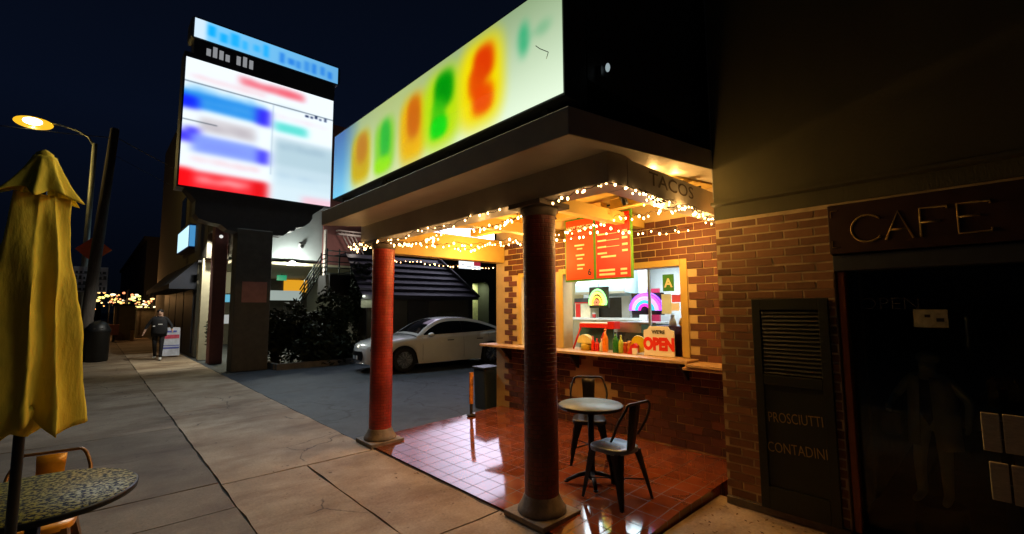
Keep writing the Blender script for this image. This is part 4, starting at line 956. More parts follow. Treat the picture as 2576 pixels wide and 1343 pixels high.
def figure_joints(rh, lh, lfoot, rfoot, lknee, rknee, lelb, relb):
    J = dict(pelvis=(0, 0, .95), belly=(0, .0, 1.10), chest=(0, .0, 1.30), neck0=(0, 0, 1.45), neck=(0, .01, 1.51), head=(0, .025, 1.60), crown=(0, .015, 1.70), nose=(0, .115, 1.605), chin=(0, .085, 1.54),
             earl=(-.082, .01, 1.61), earr=(.082, .01, 1.61),
             shl=(-.17, 0, 1.42), shr=(.17, 0, 1.42), ell=lelb, elr=relb, wrl=lh, wrr=rh,
             hipl=(-.095, 0, .90), hipr=(.095, 0, .90), knl=lknee, knr=rknee, anl=lfoot, anr=rfoot,
             tol=(lfoot[0]-.02, lfoot[1]+.16, lfoot[2]-.05), tor=(rfoot[0]+.02, rfoot[1]+.16, rfoot[2]-.05))
    B = [('pelvis', 'belly'), ('belly', 'chest'), ('chest', 'neck0'), ('neck0', 'neck'), ('neck', 'head'), ('head', 'crown'), ('head', 'nose'), ('head', 'chin'), ('head', 'earl'), ('head', 'earr'), ('neck0', 'shl'), ('neck0', 'shr'), ('shl', 'ell'), ('shr', 'elr'), ('ell', 'wrl'), ('elr', 'wrr'),
         ('pelvis', 'hipl'), ('pelvis', 'hipr'), ('hipl', 'knl'), ('hipr', 'knr'), ('knl', 'anl'), ('knr', 'anr'), ('anl', 'tol'), ('anr', 'tor')]
    Rr = dict(pelvis=(.16, .12), belly=(.15, .11), chest=(.17, .12), neck0=(.075, .07), neck=(.055, .055), head=(.078, .098), crown=(.05, .06), nose=.012, chin=.035, earl=.016, earr=.016, shl=.072, shr=.072, ell=.05, elr=.05, wrl=.034, wrr=.034, hipl=.10, hipr=.10, knl=.068, knr=.068, anl=.05, anr=.05, tol=.036, tor=.036)
    for s, wname, ename in (('l', 'wrl', 'ell'), ('r', 'wrr', 'elr')):
        wv = Vector(J[wname]); d = (wv-Vector(J[ename])).normalized(); sd = d.cross(Vector((0, 1, 0))); sd = sd.normalized() if sd.length > .1 else Vector((1, 0, 0))
        J['pa'+s] = tuple(wv+d*.07); Rr['pa'+s] = (.036, .022); B.append((wname, 'pa'+s))
        for i, (of, ln) in enumerate(((-.03, .062), (-.01, .075), (.01, .07), (.03, .055))):
            a = 'f%d%sa' % (i, s); b = 'f%d%sb' % (i, s); side = d.cross(sd).normalized()
            J[a] = tuple(wv+d*(.075+ln*.5)+side*of); J[b] = tuple(wv+d*(.072+ln)+side*of*1.05+sd*.012); Rr[a] = .0095; Rr[b] = .008; B += [('pa'+s, a), (a, b)]
        side = d.cross(sd).normalized(); J['t'+s] = tuple(wv+d*.05-side*.055); Rr['t'+s] = .01; B.append(('pa'+s, 't'+s))
    return J, B, Rr
SKIN_ = mat('skin', (.50, .30, .21), .5, var=.08); CLOTH = mat('black_cloth', (.008, .008, .010), .8, var=.3); SHOE = mat('white_shoe', (.75, .74, .70), .5)
ps = thing('person', 'person in black clothes and white shoes walking on the far sidewalk', 'person', (1.74, 19.7, 0), R(168))
J, B, Rr = figure_joints((.40, .04, .95), (-.37, .12, 1.02), (-.10, .24, .075), (.10, -.20, .11), (-.10, .12, .52), (.10, .05, .52), (-.33, -.02, 1.16), (.34, -.03, 1.15))
def mf(c):
    if c.z > 1.485 or (abs(c.x) > .33 and c.z < 1.06 and c.z > .8): return 0
    return 2 if c.z < .12 else 1
skin_figure('body', J, B, Rr, [SKIN_, CLOTH, SHOE], mf, ps)
mb = MB(); mb.ball((0, -.005, 1.655), .098, 16, 0, (.98, 1.08, .8)); hr = mb.build('hair', mat('dark_hair', (.02, .014, .01), .6), ps, local=True)
mb = MB()   # loose jacket hem
mb.lathe([(.20, .80), (.215, .95), (.205, 1.15), (.20, 1.34), (.13, 1.45)], (0, 0, 0), 24)
for i in range(len(mb.v)): v = mb.v[i]; mb.v[i] = (v[0]*1.08, v[1]*.8, v[2])
mb.build('jacket', CLOTH, ps, local=True)
mb = MB(); mb.box(-.10, .02, .163, .17, 1.20, 1.23); mb.box(.10, .16, .155, .165, 1.14, 1.17); mb.build('jacket_badge', WHITE, ps, local=True)
for sx in (-1, 1):
    mb = MB(); mb.ball((sx*.033, .108, 1.622), .011, 8); mb.build('eye', DARKP, ps, local=True)
# pale figure added behind the cafe glass, modelled for a dim shape in it
fgm = mat('pale_linen', (.72, .70, .46), .8, var=.2, scale=6); fgd = mat('shaded_linen', (.20, .14, .08), .8, var=.2)
mq = thing('pale_figure', 'faint pale figure in a loose jacket added behind the dark cafe glass', 'mannequin', (4.62, .40, .27), R(72))
J, B, Rr = figure_joints((.30, .24, 1.08), (-.34, .05, .98), (-.10, .02, .085), (.11, .10, .085), (-.10, .02, .50), (.12, .08, .50), (-.33, -.05, 1.18), (.36, .0, 1.16))
skin_figure('body', J, B, Rr, [fgm, fgd], lambda c: 1 if (abs(c.x) < .09 and .95 < c.z < 1.42 and c.y > 0) else 0, mq, scale=.63)
mb = MB(); mb.ball((0, .0, 1.655*.63), .072, 14, 0, (1, 1.1, .72)); mb.build('hat', fgm, mq, local=True)
mb = MB()
for s in (-1, 1):
    P = []
    for f in np.linspace(0, 1, 8):
        z = (1.44-.80*f)*.63; P.append([((s*(.05+.03*f))*.63, (.125+.02*f)*.63, z), (s*(.17+.03*f)*.63, (.11+.02*f)*.63, z), (s*(.22+.03*f)*.63, 0, z), (s*(.17+.02*f)*.63, -.125*.63, z)])
    mb.sheet(P)
jk = mb.build('jacket', fgm, mq, local=True); so = jk.modifiers.new('t', 'SOLIDIFY'); so.thickness = .01
mb = MB(); mb.box(.12, .24, .15, .21, .47, .63); mb.build('bag', fgd, mq, local=True, bevel=.02)
mb = MB(); mb.lathe([(.15, -.234), (.15, -.02), (.14, 0)], (0, 0, 0), 24); mb.build('plinth', DARKP, mq, local=True)

# ================================================================== CAR
def make_car():
    o = thing('parked_car', 'white four door sedan parked behind the red column', 'car', (6.35+1.45*math.cos(R(5.5)), 11.1-1.45*math.sin(R(5.5))+.80, -.012), R(180-5.5))
    PAINT = mat('white_car_paint', (.82, .80, .75), .22, var=.03, coat=1.); CG = mat('tinted_car_glass', (.006, .007, .008), .05); BLK = mat('black_trim', (.008, .008, .009), .4)
    TY = mat('tyre_rubber', (.012, .012, .012), .8); RIM = mat('alloy_rim', (.42, .43, .45), .3, metal=.9); CHR = mat('chrome', (.7, .7, .72), .12, metal=1.)
    xs = np.linspace(-2.40, 2.38, 121)
    kx = [-2.40, -2.2, -1.7, -1.0, 0, .9, 1.4, 1.9, 2.2, 2.33, 2.38]; kz = [.88, .99, 1.015, .985, .95, .93, .90, .84, .77, .71, .64]
    zt = lambda x: float(np.interp(x, kx, kz))
    zb = lambda x: float(np.interp(x, [-2.4, -2.1, -1.9, 1.9, 2.2, 2.38], [.40, .27, .22, .20, .20, .26]))
    yw = lambda x: float(np.interp(x, [-2.40, -2.3, -2.0, -1.4, 0, 1.2, 1.8, 2.1, 2.3, 2.38], [.66, .76, .85, .905, .91, .90, .86, .78, .64, .50]))
    AX = (1.45, -1.40); AR = .385
    def bot(x):
        z = zb(x)
        for a in AX:
            d = abs(x-a)
            if d < AR: z = max(z, .33+math.sqrt(AR*AR-d*d))
        return z
    ts_ = [0, .12, .3, .5, .68, .82, .92, 1.0]; yf = [.955, .985, 1.0, 1.0, .992, .975, .955, .915]
    def crown(x): return float(np.interp(x, [-2.4, -1.7, 1.0, 1.5, 2.2, 2.38], [.02, .035, .05, .075, .06, .02]))
    mb = MB()
    for s in (-1, 1):
        P = []
        for x in xs:
            a = bot(x); b = zt(x); crease = lambda z: 1+.012*math.exp(-((z-.78)/.03)**2)
            P.append([(x, s*yw(x)*f*crease(a+(b-a)*t), a+(b-a)*t) for t, f in zip(ts_, yf)])
        mb.sheet(P if s > 0 else P[::-1])
    P = []
    for x in xs:
        P.append([(x+.05*(1-(q*q))*max(0, (x-2.0)/.38)-.05*(1-q*q)*max(0, (-x-2.0)/.4), q*yw(x)*.915, zt(x)+crown(x)*(1-abs(q)**2.2)) for q in np.linspace(-1, 1, 13)])
    mb.sheet(P)
    for xe, s in ((2.38, 1), (-2.40, -1)):
        P = []
        for t, f in zip(ts_, yf):
            z = bot(xe)+(zt(xe)-bot(xe))*t; cz = crown(xe) if t == 1 else 0
            P.append([(xe+s*(.05+.05*math.sin(math.pi*t)*(t < 1))*(1-q*q), q*yw(xe)*f, z+cz*(1-abs(q)**2.2)) for q in np.linspace(-1, 1, 13)])
        mb.sheet(P if s > 0 else P[::-1])
    # roof pillars
    gx = [-2.0, -1.55, -1.1, -.6, -.1, .25, .6, .95, 1.08]; gz = [1.02, 1.20, 1.345, 1.425, 1.435, 1.40, 1.26, 1.03, .93]
    gs = np.linspace(-2.0, 1.08, 45)
    zr = lambda x: float(np.interp(x, gx, gz)) + .0
    def sm(x): return sum(zr(x+d) for d in (-.12, -.06, 0, .06, .12))/5
    hw = lambda z: .80-.25*max(0, (z-.95)/.48)**.9
    P = []; 
    for x in gs:
        z = max(sm(x), zt(x)-.01); P.append([(x, q*hw(z), z+.035*(1-q*q)) for q in np.linspace(-1, 1, 11)])
    mb.sheet(P)
    def sidept(x, f, s, off=0):
        z = max(sm(x), zt(x)-.01); p0 = Vector((x, s*yw(x)*.91, zt(x)-.005)); p1 = Vector((x, s*hw(z), z)); p = p0.lerp(p1, f); p.y += s*(off+.018*math.sin(math.pi*f)); return tuple(p)
    for s in (-1, 1):
        P = [[sidept(x, f, s) for f in (0, .25, .5, .75, 1)] for x in gs]; mb.sheet(P if s > 0 else P[::-1])
    bd = mb.build('body', PAINT, o, local=True, recalc=True)
    for s in (-1, 1):
        for a, b in ((-1.62, -.402), (-.40, .86)):
            mb = MB(); P = []
            for x in np.linspace(a, b, 22):
                h = max(sm(x), zt(x))-zt(x); hi = max(.14, 1-.085/max(h, .09)); lo = min(hi-.02, .045/max(h, .09)); P.append([sidept(x, lo+(hi-lo)*f, s, .005) for f in (0, .33, .66, 1)])
            mb.sheet(P); mb.build('side_window', CG, o, local=True)
        mb = MB(); mb.ball((.72, s*.99, .985), .10, 12, 0, (.9, 1.0, .62)); mb.box(.66, .74, *sorted((s*.86, s*.95)), .94, .97); mb.build('mirror', PAINT, o, local=True)
        for x in (.05, -.95):
            mb = MB(); mb.box(x-.10, x+.10, *sorted((s*.905, s*.925)), .80, .825); mb.build('door_handle', BLK, o, local=True, bevel=.004)
        mb = MB()
        for x in (.92, -.40, -1.28):
            zz = np.linspace(.30 if x != -1.28 else .72, zt(x)-.03, 9); mb.tube([(x+.04*math.sin(i), s*(yw(x)*float(np.interp((z-bot(x))/(zt(x)-bot(x)), ts_, yf))+.0005), z) for i, z in [(0, z) for z in zz]], .004, 5)
        mb.build('door_seam', BLK, o, local=True)
        mb = MB(); P = []
        for x in np.linspace(1.98, 2.30, 8):
            P.append([(x+.012, s*(yw(x)*f+.008), z) for z, f in ((.60-.0*x, 1.0), (.69-.10*(x-1.98), .98))])
        mb.sheet(P); mb.build('headlight', mat('lamp_lens', (.12, .12, .13), .1), o, local=True)
        mb = MB(); P = [[(x, s*(yw(x)*f+.006), z) for z, f in ((.76, 1.0), (.88, .975))] for x in np.linspace(-2.38, -2.0, 7)]; mb.sheet(P); mb.build('tail_light', mat('tail_red', (.25, .01, .01), .2), o, local=True)
    mb = MB(); P = []
    for x in np.linspace(.32, .98, 10):
        z = sm(x); P.append([(x+.004, q*(hw(z)-.07), z+.035*(1-q*q)+.006) for q in np.linspace(-1, 1, 9)])
    mb.sheet(P); mb.build('windscreen', CG, o, local=True)
    mb = MB(); P = []
    for x in np.linspace(-1.85, -1.12, 10):
        z = sm(x); P.append([(x-.004, q*(hw(z)-.08), z+.035*(1-q*q)+.006) for q in np.linspace(-1, 1, 9)])
    mb.sheet(P); mb.build('rear_window', CG, o, local=True)
    mb = MB(); P = []
    for t in np.linspace(0, 1, 5):
        z = .33+.25*t; P.append([(2.38+.102*(1-(q*.8)**2)+.012, q*.42*(.8+.2*math.sin(math.pi*t)), z) for q in np.linspace(-1, 1, 9)])
    mb.sheet(P); mb.build('grille', BLK, o, local=True)
    mb = MB(); mb.tube([(2.40+.10*(1-(q*.8)**2), q*.60, .27) for q in np.linspace(-1, 1, 13)], .016, 6); mb.build('lower_lip', CHR, o, local=True)
    mb = MB(); mb.box(2.478, 2.492, -.16, .16, .36, .46); mb.build('number_plate', WHITE, o, local=True)
    mb = MB(); mb.box(-2.1, 2.1, -.78, .78, .20, .26); mb.box(-1.85, -.95, -.70, .70, .26, .72); mb.box(1.0, 1.9, -.70, .70, .26, .70); mb.build('underbody', BLK, o, local=True)
    for a in AX:
        for s in (-1, 1):
            wh = thing('wheel', None, None); wh.parent = o; wh.location = (a, s*.80, .335)
            mb = MB(); mb.lathe([(.22, -.10), (.31, -.11), (.335, -.07), (.335, .07), (.31, .11), (.22, .10)], (0, 0, 0), 32, 0, axis=1); mb.build('tyre', TY, wh, local=True)
            mb = MB(); mb.lathe([(.235, s*.10), (.225, s*.075), (.21, s*.06)], (0, 0, 0), 32, 0, axis=1)
            for k in range(10):
                t = 2*math.pi*k/10; c, n_ = math.cos(t), math.sin(t); mb.tube([(c*.04, s*.085, n_*.04), (c*.225, s*.095, n_*.225)], [.022, .014], 6)
            mb.lathe([(.001, s*.10), (.05, s*.10), (.055, s*.08)], (0, 0, 0), 16, 0, axis=1); mb.build('rim', RIM, wh, local=True)
            mb = MB(); mb.lathe([(.001, s*.03), (.22, s*.03)], (0, 0, 0), 24, 0, axis=1); mb.build('brake', BLK, wh, local=True)
    return o
make_car()

# ================================================================== BACKGROUND: BUILDINGS
WALLL = mat('pale_blue_grey_wall', (.42, .47, .48), .8, var=.08, scale=1.5, bump=.1); MAROON = mat('maroon_stucco', (.26, .10, .09), .8, var=.15); TAUPE = mat('taupe_stucco', (.12, .105, .075), .85, var=.15, bump=.2)
CREAMW = mat('cream_wall', (.55, .50, .33), .7, var=.1)
ba = thing('shop_building', 'two storey shop building with dark awning and open drive through beyond the billboard', 'building', (6, 24, 0))
mb = MB(); mb.box(2.75, 3.4, 18.2, 34, 3.45, 11.2); mb.box(2.75, 3.4, 19.8, 34, 0, 3.45); mb.build('front_wall', TAUPE, ba)
mb = MB(); mb.box(3.405, 6.36, 17.6, 33.9, 3.55, 9.5); mb.build('upper_wall', WALLL, ba)
mb = MB(); mb.box(6.365, 7.88, 17.5, 30, 3.40, 9.0); mb.build('stair_tower_wall', MAROON, ba)
mb = MB(); mb.box(2.76, 3.12, 16.9, 17.4, 0, 4.7); mb.build('maroon_pillar', MAROON, ba, bevel=.01)
mb = MB(); mb.box(2.70, 3.02, 18.5, 18.75, 0, 3.44); mb.build('cream_pillar', CREAMW, ba, bevel=.01)
mb = MB(); mb.box(2.77, 3.2, 17.402, 18.19, 4.3, 5.2); mb.build('corner_header', TAUPE, ba)
mb = MB(); mb.box(3.405, 8.2, 17.45, 26, 3.30, 3.395); mb.build('soffit', CREAMW, ba)
mb = MB(); mb.box(3.405, 9, 26, 26.2, 0, 3.29); mb.build('carport_back_wall', mat('carport_wall', (.10, .09, .07), .8), ba)
mb = MB(); mb.box(7.45, 8.7, 25.94, 25.99, 2.62, 3.28); mb.build('lit_window', emit('amber_window', (1., .46, .02), .75), ba)
mb = MB(); mb.box(5.9, 7.75, 24.0, 24.4, 2.15, 2.62); mb.build('white_counter_front', emit('lit_counter', (.62, .74, .68), .5), ba)
mb = MB(); mb.box(3.7, 4.3, 20.9, 20.95, 2.0, 2.3); mb.build('inner_screen', emit('cyan_screen', (.12, .5, .7), .8), ba); mb = MB(); mb.box(3.6, 4.35, 20.9, 20.95, 1.15, 1.5); mb.build('inner_shelf', emit('shelf_glow', (.6, .62, .6), .6), ba); mb = MB(); mb.box(3.6, 4.4, 20.96, 21.0, 2.35, 3.2); mb.build('inner_window', emit('shop_window_glow', (.3, .27, .14), .5), ba)
mb = MB(); mb.prism([(2.745, 3.50), (1.95, 2.62), (1.95, 2.45), (2.745, 2.46)], 1, 19.9, 29); mb.build('awning', mat('navy_awning', (.012, .014, .022), .8), ba)
for a, b in ((20.2, 22.3), (22.5, 24.6), (24.8, 26.9), (27.1, 29)):
    mb = MB(); mb.box(2.70, 2.745, a, b, .12, 2.44); d = mb.build('shop_door', mat('dark_door_glass', (.010, .012, .016), .55), ba)
    mb = MB(); mb.box(2.66, 2.70, b-.16, b-.12, .9, 1.5); h_ = mb.build('handle', STEEL, d); h_.location = (0, 0, 0); h_.data.transform(Matrix.Translation(-Vector((6, 24, 0))))
for y in (20.2, 23.6):
    mb = MB(); mb.box(2.73, 2.749, y, y+1.3, 5.3, 6.6); wf = mb.build('upper_window', mat('night_glass', (.02, .03, .05), .1), ba)
ls = thing('blade_sign', 'small glowing white and blue box sign on the shop wall over the awning', 'sign', (2.6, 22.2, 4.1))
mb = MB(); mb.box(2.55, 2.748, 20.8, 23.9, 4.05, 4.98); mb.build('box', mat('blue_box', (.02, .05, .25), .4), ls)
mb = MB(); mb.box(2.535, 2.549, 20.9, 23.8, 4.12, 4.92); mb.build('face', emit('cyan_sign', (.55, .85, 1.), 1.2), ls)
mb = MB(); mb.box(2.56, 2.74, 20.785, 20.799, 4.12, 4.92); mb.build('end_face', emit('blue_sign_end', (.08, .35, .7), .8), ls)
wl = thing('wall_floodlight', 'small white security lamp on the maroon pillar', 'lamp', (2.9, 16.85, 4.05))
mb = MB(); mb.box(2.86, 2.94, 16.84, 16.898, 4.0, 4.12); mb.build('bracket', DARKP, wl)
mb = MB(); mb.ball((2.9, 16.79, 4.03), .055, 10); mb.build('lens', emit('white_lens', (1, 1, .95), .8), wl)
lamp('SPOT', 'corner_light', (2.70, 17.7, 4.2), 420, (1, .97, .85), .05, wl, (2.2, 19.3, 0), spot=R(105), blend=.5)
al = thing('awning_lamp', 'wall lamp under the upper storey at the shop corner', 'lamp', (2.6, 19.0, 3.35))
mb = MB(); mb.box(2.62, 2.76, 18.9, 19.1, 3.36, 3.42); mb.build('housing', DARKP, al)

cl = thing('soffit_lamp', 'bright round white lamp on the edge of the drive through soffit', 'lamp', (5.24, 17.4, 3.34))
mb = MB(); mb.ball((5.25, 17.38, 3.37), .10, 12, 0, (1.3, 1, .8)); mb.build('lens', emit('soffit_lens', (1, 1, .92), 12), cl)
mb = MB(); mb.box(5.15, 5.35, 17.40, 17.449, 3.33, 3.39); mb.build('bracket', WHITE, cl)
lamp('POINT', 'soffit_light', (5.25, 17.2, 3.30), 135, (.96, 1, .88), .1, cl)
lamp('AREA', 'carport_light', (5.4, 21, 3.28), 160, (1., .93, .62), 1.2, cl, (5.4, 21, 0))
ex = thing('exit_sign', 'small green lit exit sign in the drive through', 'exit sign', (4.95, 22, 2.9))
mb = MB(); mb.box(6.02, 6.42, 22, 22.05, 3.0, 3.24); mb.build('face', emit('exit_green', (.0, .36, .16), .8), ex)
mb = MB(); mb.box(6.2, 6.24, 22.0, 22.04, 3.241, 3.30); mb.build('bracket', DARKP, ex)
dm = thing('camera_dome', 'small black security camera dome on the pale wall', 'camera', (5.6, 17.58, 4.04))
mb = MB(); mb.box(5.50, 5.66, 17.565, 17.598, 3.97, 4.13); mb.build('backplate', WHITE, dm)
mb = MB(); mb.ball((5.61, 17.53, 4.02), .065, 12); mb.build('dome', BLACK, dm)
# iron stair beside the drive through
st = thing('iron_stair', 'dark iron outside stair with white lit upper handrails', 'stair', (6.6, 17, 0))
IR = mat('dark_iron', (.03, .04, .035), .5); WR = mat('pale_rail', (.50, .44, .40), .5)
mb = MB()
for off in (0, .16, .32, .48, .64): mb.tube([(5.35, 16.8, 1.75+off), (6.05, 16.8, 3.02+off), (6.28, 16.8, 3.1+off)], .022, 6)
for x, z in ((5.5, 2.0), (5.8, 2.56), (6.05, 3.0)): mb.tube([(x, 16.8, z), (x, 16.8, z+.75)], .022, 6)
mb.build('lower_railing', IR, st)
mb = MB()
for off in (0, .22, .44, .66, .85): mb.tube([(6.28, 16.85, 3.02+off), (7.5, 16.85, 3.02+off)], .02, 6)
for x in (6.29, 6.75, 7.2): mb.tube([(x, 16.85, 2.3), (x, 16.85, 3.95)], .026, 6)
mb.build('landing_railing', IR, st)
mb = MB(); mb.box(6.2, 8.2, 16.3, 17.45, 2.2, 2.95); mb.build('landing', mat('landing_dark', (.02, .02, .02), .8), st)
mb = MB()
for dx in (0, .18, .36, .54): mb.tube([(6.9+dx*.9, 17.2, 4.70), (7.85+dx*.8, 17.2, 3.1)], .026, 6)
mb.build('upper_railing', WR, st)
mb = MB(); mb.box(6.75, 8.05, 17.1, 17.3, 4.70, 4.74); mb.box(6.78, 8.05, 17.1, 17.3, 4.55, 4.62); mb.box(6.3, 6.36, 17.1, 17.3, 2.96, 4.7); mb.build('upper_landing', WR, st)
for x in (6.3, 8.0):
    mb = MB(); mb.box(x-.06, x+.06, 16.35, 16.47, -.01, 2.2); mb.build('support', IR, st)
lamp('POINT', 'stair_light', (7.3, 16.6, 4.4), 10, (1, .85, .75), .1, st)
# dark cottage with a tiled roof
hs = thing('cottage', 'dark cottage with a sloping slate tiled roof behind the parked car', 'house', (9, 17, 0))
RT = roof_tile_mat(); HW = mat('cottage_wall', (.085, .08, .06), .85, var=.15, bump=.2)
mb = MB(); mb.box(7.0, 11.45, 15.0, 17.5, 0, 2.2); mb.build('wall', HW, hs)
mb = MB(); rows = 7; e0 = (14.72, 2.14); e1 = (16.2, 3.75)
for i in range(rows):
    f0, f1 = i/rows, (i+1)/rows; ya, za = e0[0]+(e1[0]-e0[0])*f0, e0[1]+(e1[1]-e0[1])*f0; yb_, zb_ = e0[0]+(e1[0]-e0[0])*f1, e0[1]+(e1[1]-e0[1])*f1
    xr0, xr1 = 11.75-.98*f0, 11.75-.98*f1
    mb.quad((6.7, ya-.02, za+.05), (xr0, ya-.02, za+.05), (xr1, yb_+.02, zb_+.0), (6.7, yb_+.02, zb_+.0)); mb.quad((6.7, ya-.02, za+.05), (xr0, ya-.02, za+.05), (xr0, ya-.02, za-.01), (6.7, ya-.02, za-.01))
    mb.quad((xr0, ya-.02, za+.05), (xr0+.0, 18.2, za+.05), (xr1, 18.2-.0, zb_), (xr1, yb_+.02, zb_))
mb.quad((6.7, 16.2, 3.75), (10.77, 16.2, 3.75), (10.77, 18.2, 3.75), (6.7, 18.2, 3.75)); mb.build('roof', RT, hs)
mb = MB(); mb.tube([(11.77, 14.70, 2.17), (11.28, 15.46, 3.0), (10.77, 16.2, 3.80)], .06, 8); mb.box(6.7, 11.72, 14.68, 14.72, 2.04, 2.16); mb.build('roof_trim', mat('ridge_dark', (.03, .03, .04), .5), hs)
mb = MB(); mb.box(8.6, 9.5, 14.96, 14.999, .0, 2.0); dd = mb.build('door', mat('cottage_door', (.035, .035, .03), .6), hs)
mb = MB(); mb.box(9.9, 10.75, 14.96, 14.999, .95, 1.55); mb.build('window', mat('cottage_window', (.09, .09, .05), .4), hs)
# dark block with a lit archway and a store sign; glowing panel above added for the floor reflection
db = thing('store_block', 'dark store block with a lit yellow arched recess behind the cottage', 'building', (14, 20, 0))
mb = MB(); DKG = mat('dark_green_wall', (.035, .04, .032), .85, var=.15)
mb.box(8.0, 14.0, 18.0, 24, 0, 9); mb.box(15.05, 30, 18.0, 24, 0, 9); mb.box(14.0, 15.05, 18.0, 24, 3.15, 9)
mb.build('wall', DKG, db)
mb = MB(); mb.box(14.0, 15.05, 18.9, 19.0, 0, 3.15); mb.build('recess_wall', mat('recess_yellow', (.62, .66, .36), .7), db)
mb = MB(); mb.prism([(14.0, 3.149), (14.0, 2.95), (14.75, 3.04), (14.93, 2.98), (15.02, 2.84), (15.049, 2.6), (15.049, 3.149)], 1, 17.98, 18.2); mb.build('arch', DKG, db)
lamp('AREA', 'recess_light', (14.5, 18.45, 3.0), 22, (.95, 1, .6), .5, db, (14.5, 18.5, 0))
ss = thing('store_sign', 'bright white backlit store sign with a red end on the dark block', 'store sign', (13.7, 17.9, 3.6))
mb = MB(); mb.box(12.95, 14.35, 17.80, 17.995, 3.62, 4.24); mb.build('cabinet', DARKP, ss)
mb = MB(); mb.box(12.98, 13.9, 17.785, 17.798, 3.65, 4.22); mb.box(13.9, 14.33, 17.785, 17.798, 3.65, 3.82); mb.build('face', emit('store_white', (.85, .95, 1), 1.3), ss)
mb = MB(); mb.box(13.9, 14.33, 17.785, 17.798, 3.821, 4.22); mb.build('red_face', emit('store_red', (.5, .03, .06), .8), ss)
us = thing('reflection_panel', 'large white glowing panel added high on the dark block for the floor reflection', 'store sign', (11.9, 17.9, 4.5))  # unseen panel added to give the patio floor a bright reflection
mb = MB(); mb.box(9.0, 15.3, 17.80, 17.995, 4.25, 9.2); mb.build('cabinet', DARKP, us)
gx_ = np.linspace(0, 1, 40)[None, :, None]*np.ones((12, 1, 1)); kk = np.clip((gx_-.2)/.5, 0, 1)
panel('face', (9.05, 17.79, 4.32), (6.2, 0, 0), (0, 0, 4.83), np.array((.55, .45, .62))*1.7*(1-kk)+np.array((.74, .72, .95))*4.6*kk, attr_emit('reflection_glow', 1.0), us)

# ================================================================== VEGETATION
LEAFD = leaf_mat('dark_leaf', (.006, .011, .004), (.022, .034, .015))
def bush(label, cat, c, rad, n, leaf=.09, grp=None, name='bush', seed=1):
    rnd = random.Random(seed); o = thing(name, label, cat, (c[0], c[1], 0), group=grp)
    mb = MB(); lobes = [(Vector((rnd.uniform(-.6, .6)*rad[0], rnd.uniform(-.6, .6)*rad[1], rnd.uniform(-.5, .55)*rad[2])), rnd.uniform(.35, .62)) for _ in range(9)]
    for i in range(n):
        lc, lr = rnd.choice(lobes); d = Vector((rnd.gauss(0, 1), rnd.gauss(0, 1), rnd.gauss(0, 1))).normalized()*rnd.uniform(.55, 1.05)*lr
        p = lc+Vector((d.x*rad[0], d.y*rad[1], d.z*rad[2]))+Vector((0, 0, c[2])); p.z = max(.02, p.z)
        a = Vector((rnd.gauss(0, 1), rnd.gauss(0, 1), rnd.gauss(0, .7))).normalized(); b = a.cross(Vector((rnd.gauss(0, 1), rnd.gauss(0, 1), rnd.gauss(0, 1)))).normalized(); l = leaf*rnd.uniform(.6, 1.3)
        n0 = mb.add([p-a*l, p+b*l*.42, p+a*l, p-b*l*.42]); mb.face((n0, n0+1, n0+2, n0+3), 0, rnd.random()*.9+.05)
    mb.build('foliage', LEAFD, o, local=True)
    mb = MB()
    for k in range(4): mb.tube([(rnd.uniform(-.1, .1), rnd.uniform(-.1, .1), 0), (rnd.uniform(-.4, .4)*rad[0], rnd.uniform(-.4, .4)*rad[1], c[2])], [.035, .015], 6)
    mb.build('stem', mat('bark', (.05, .035, .025), .9), o, local=True)
G = 'dark bushes beside the drive through'
bush('low dark bush against the right side of the billboard post', 'bush', (4.25, 15.2, .75), (.65, .6, .95), 2200, grp=G, seed=3)
bush('dark bush in the middle of the planting below the stair', 'bush', (5.1, 15.3, .85), (.75, .6, 1.1), 2800, grp=G, seed=4)
bush('tall dark bush climbing the iron stair', 'bush', (6.1, 15.5, 1.05), (.75, .6, 1.3), 3000, grp=G, seed=5)
bush('tallest dark bush filling the gap before the cottage', 'bush', (7.12, 15.5, 1.8), (.42, .5, 2.0), 3200, grp=G, seed=6)
bush('glossy bush in front of the white car nose', 'bush', (5.6, 14.3, .6), (1.1, .5, .75), 2400, grp=G, seed=8)
bush('small bush lit from behind left of the billboard post', 'bush', (3.05, 17.7, .75), (.3, .25, .8), 700, leaf=.07, grp=G, seed=9)
mb = MB(); mb.box(3.9, 7.4, 13.95, 14.1, -.012, .16); mb.box(3.85, 3.99, 14.101, 17.2, -.012, .16); tag(mb.build('planter_kerb', mat('planter_concrete', (.2, .19, .17), .8, bump=.3)), 'low concrete kerb round the dark planting', 'kerb')
pl_ = thing('lit_wall_panel', 'small pale lit panel glimpsed between the bush and the red column', 'panel', (7.2, 14.9, 1.7))
mb = MB(); mb.box(6.75, 7.6, 14.85, 14.9, 1.74, 2.06); mb.build('face', mat('panel_cream', (.55, .58, .45), .5), pl_)
mb = MB(); mb.box(6.95, 7.0, 14.9, 14.98, .0, 2.06); mb.box(7.5, 7.55, 14.9, 14.98, 0, 2.06); mb.build('leg', DARKP, pl_)
mb = MB(); mb.box(6.7, 6.76, 14.6, 14.66, 2.1, 2.16); mb.build('panel_lamp', emit('panel_lamp', (.9, 1, .8), 2), pl_)
lamp('POINT', 'panel_glow', (6.9, 14.45, 2.1), 3, (.95, 1, .8), .05, pl_)

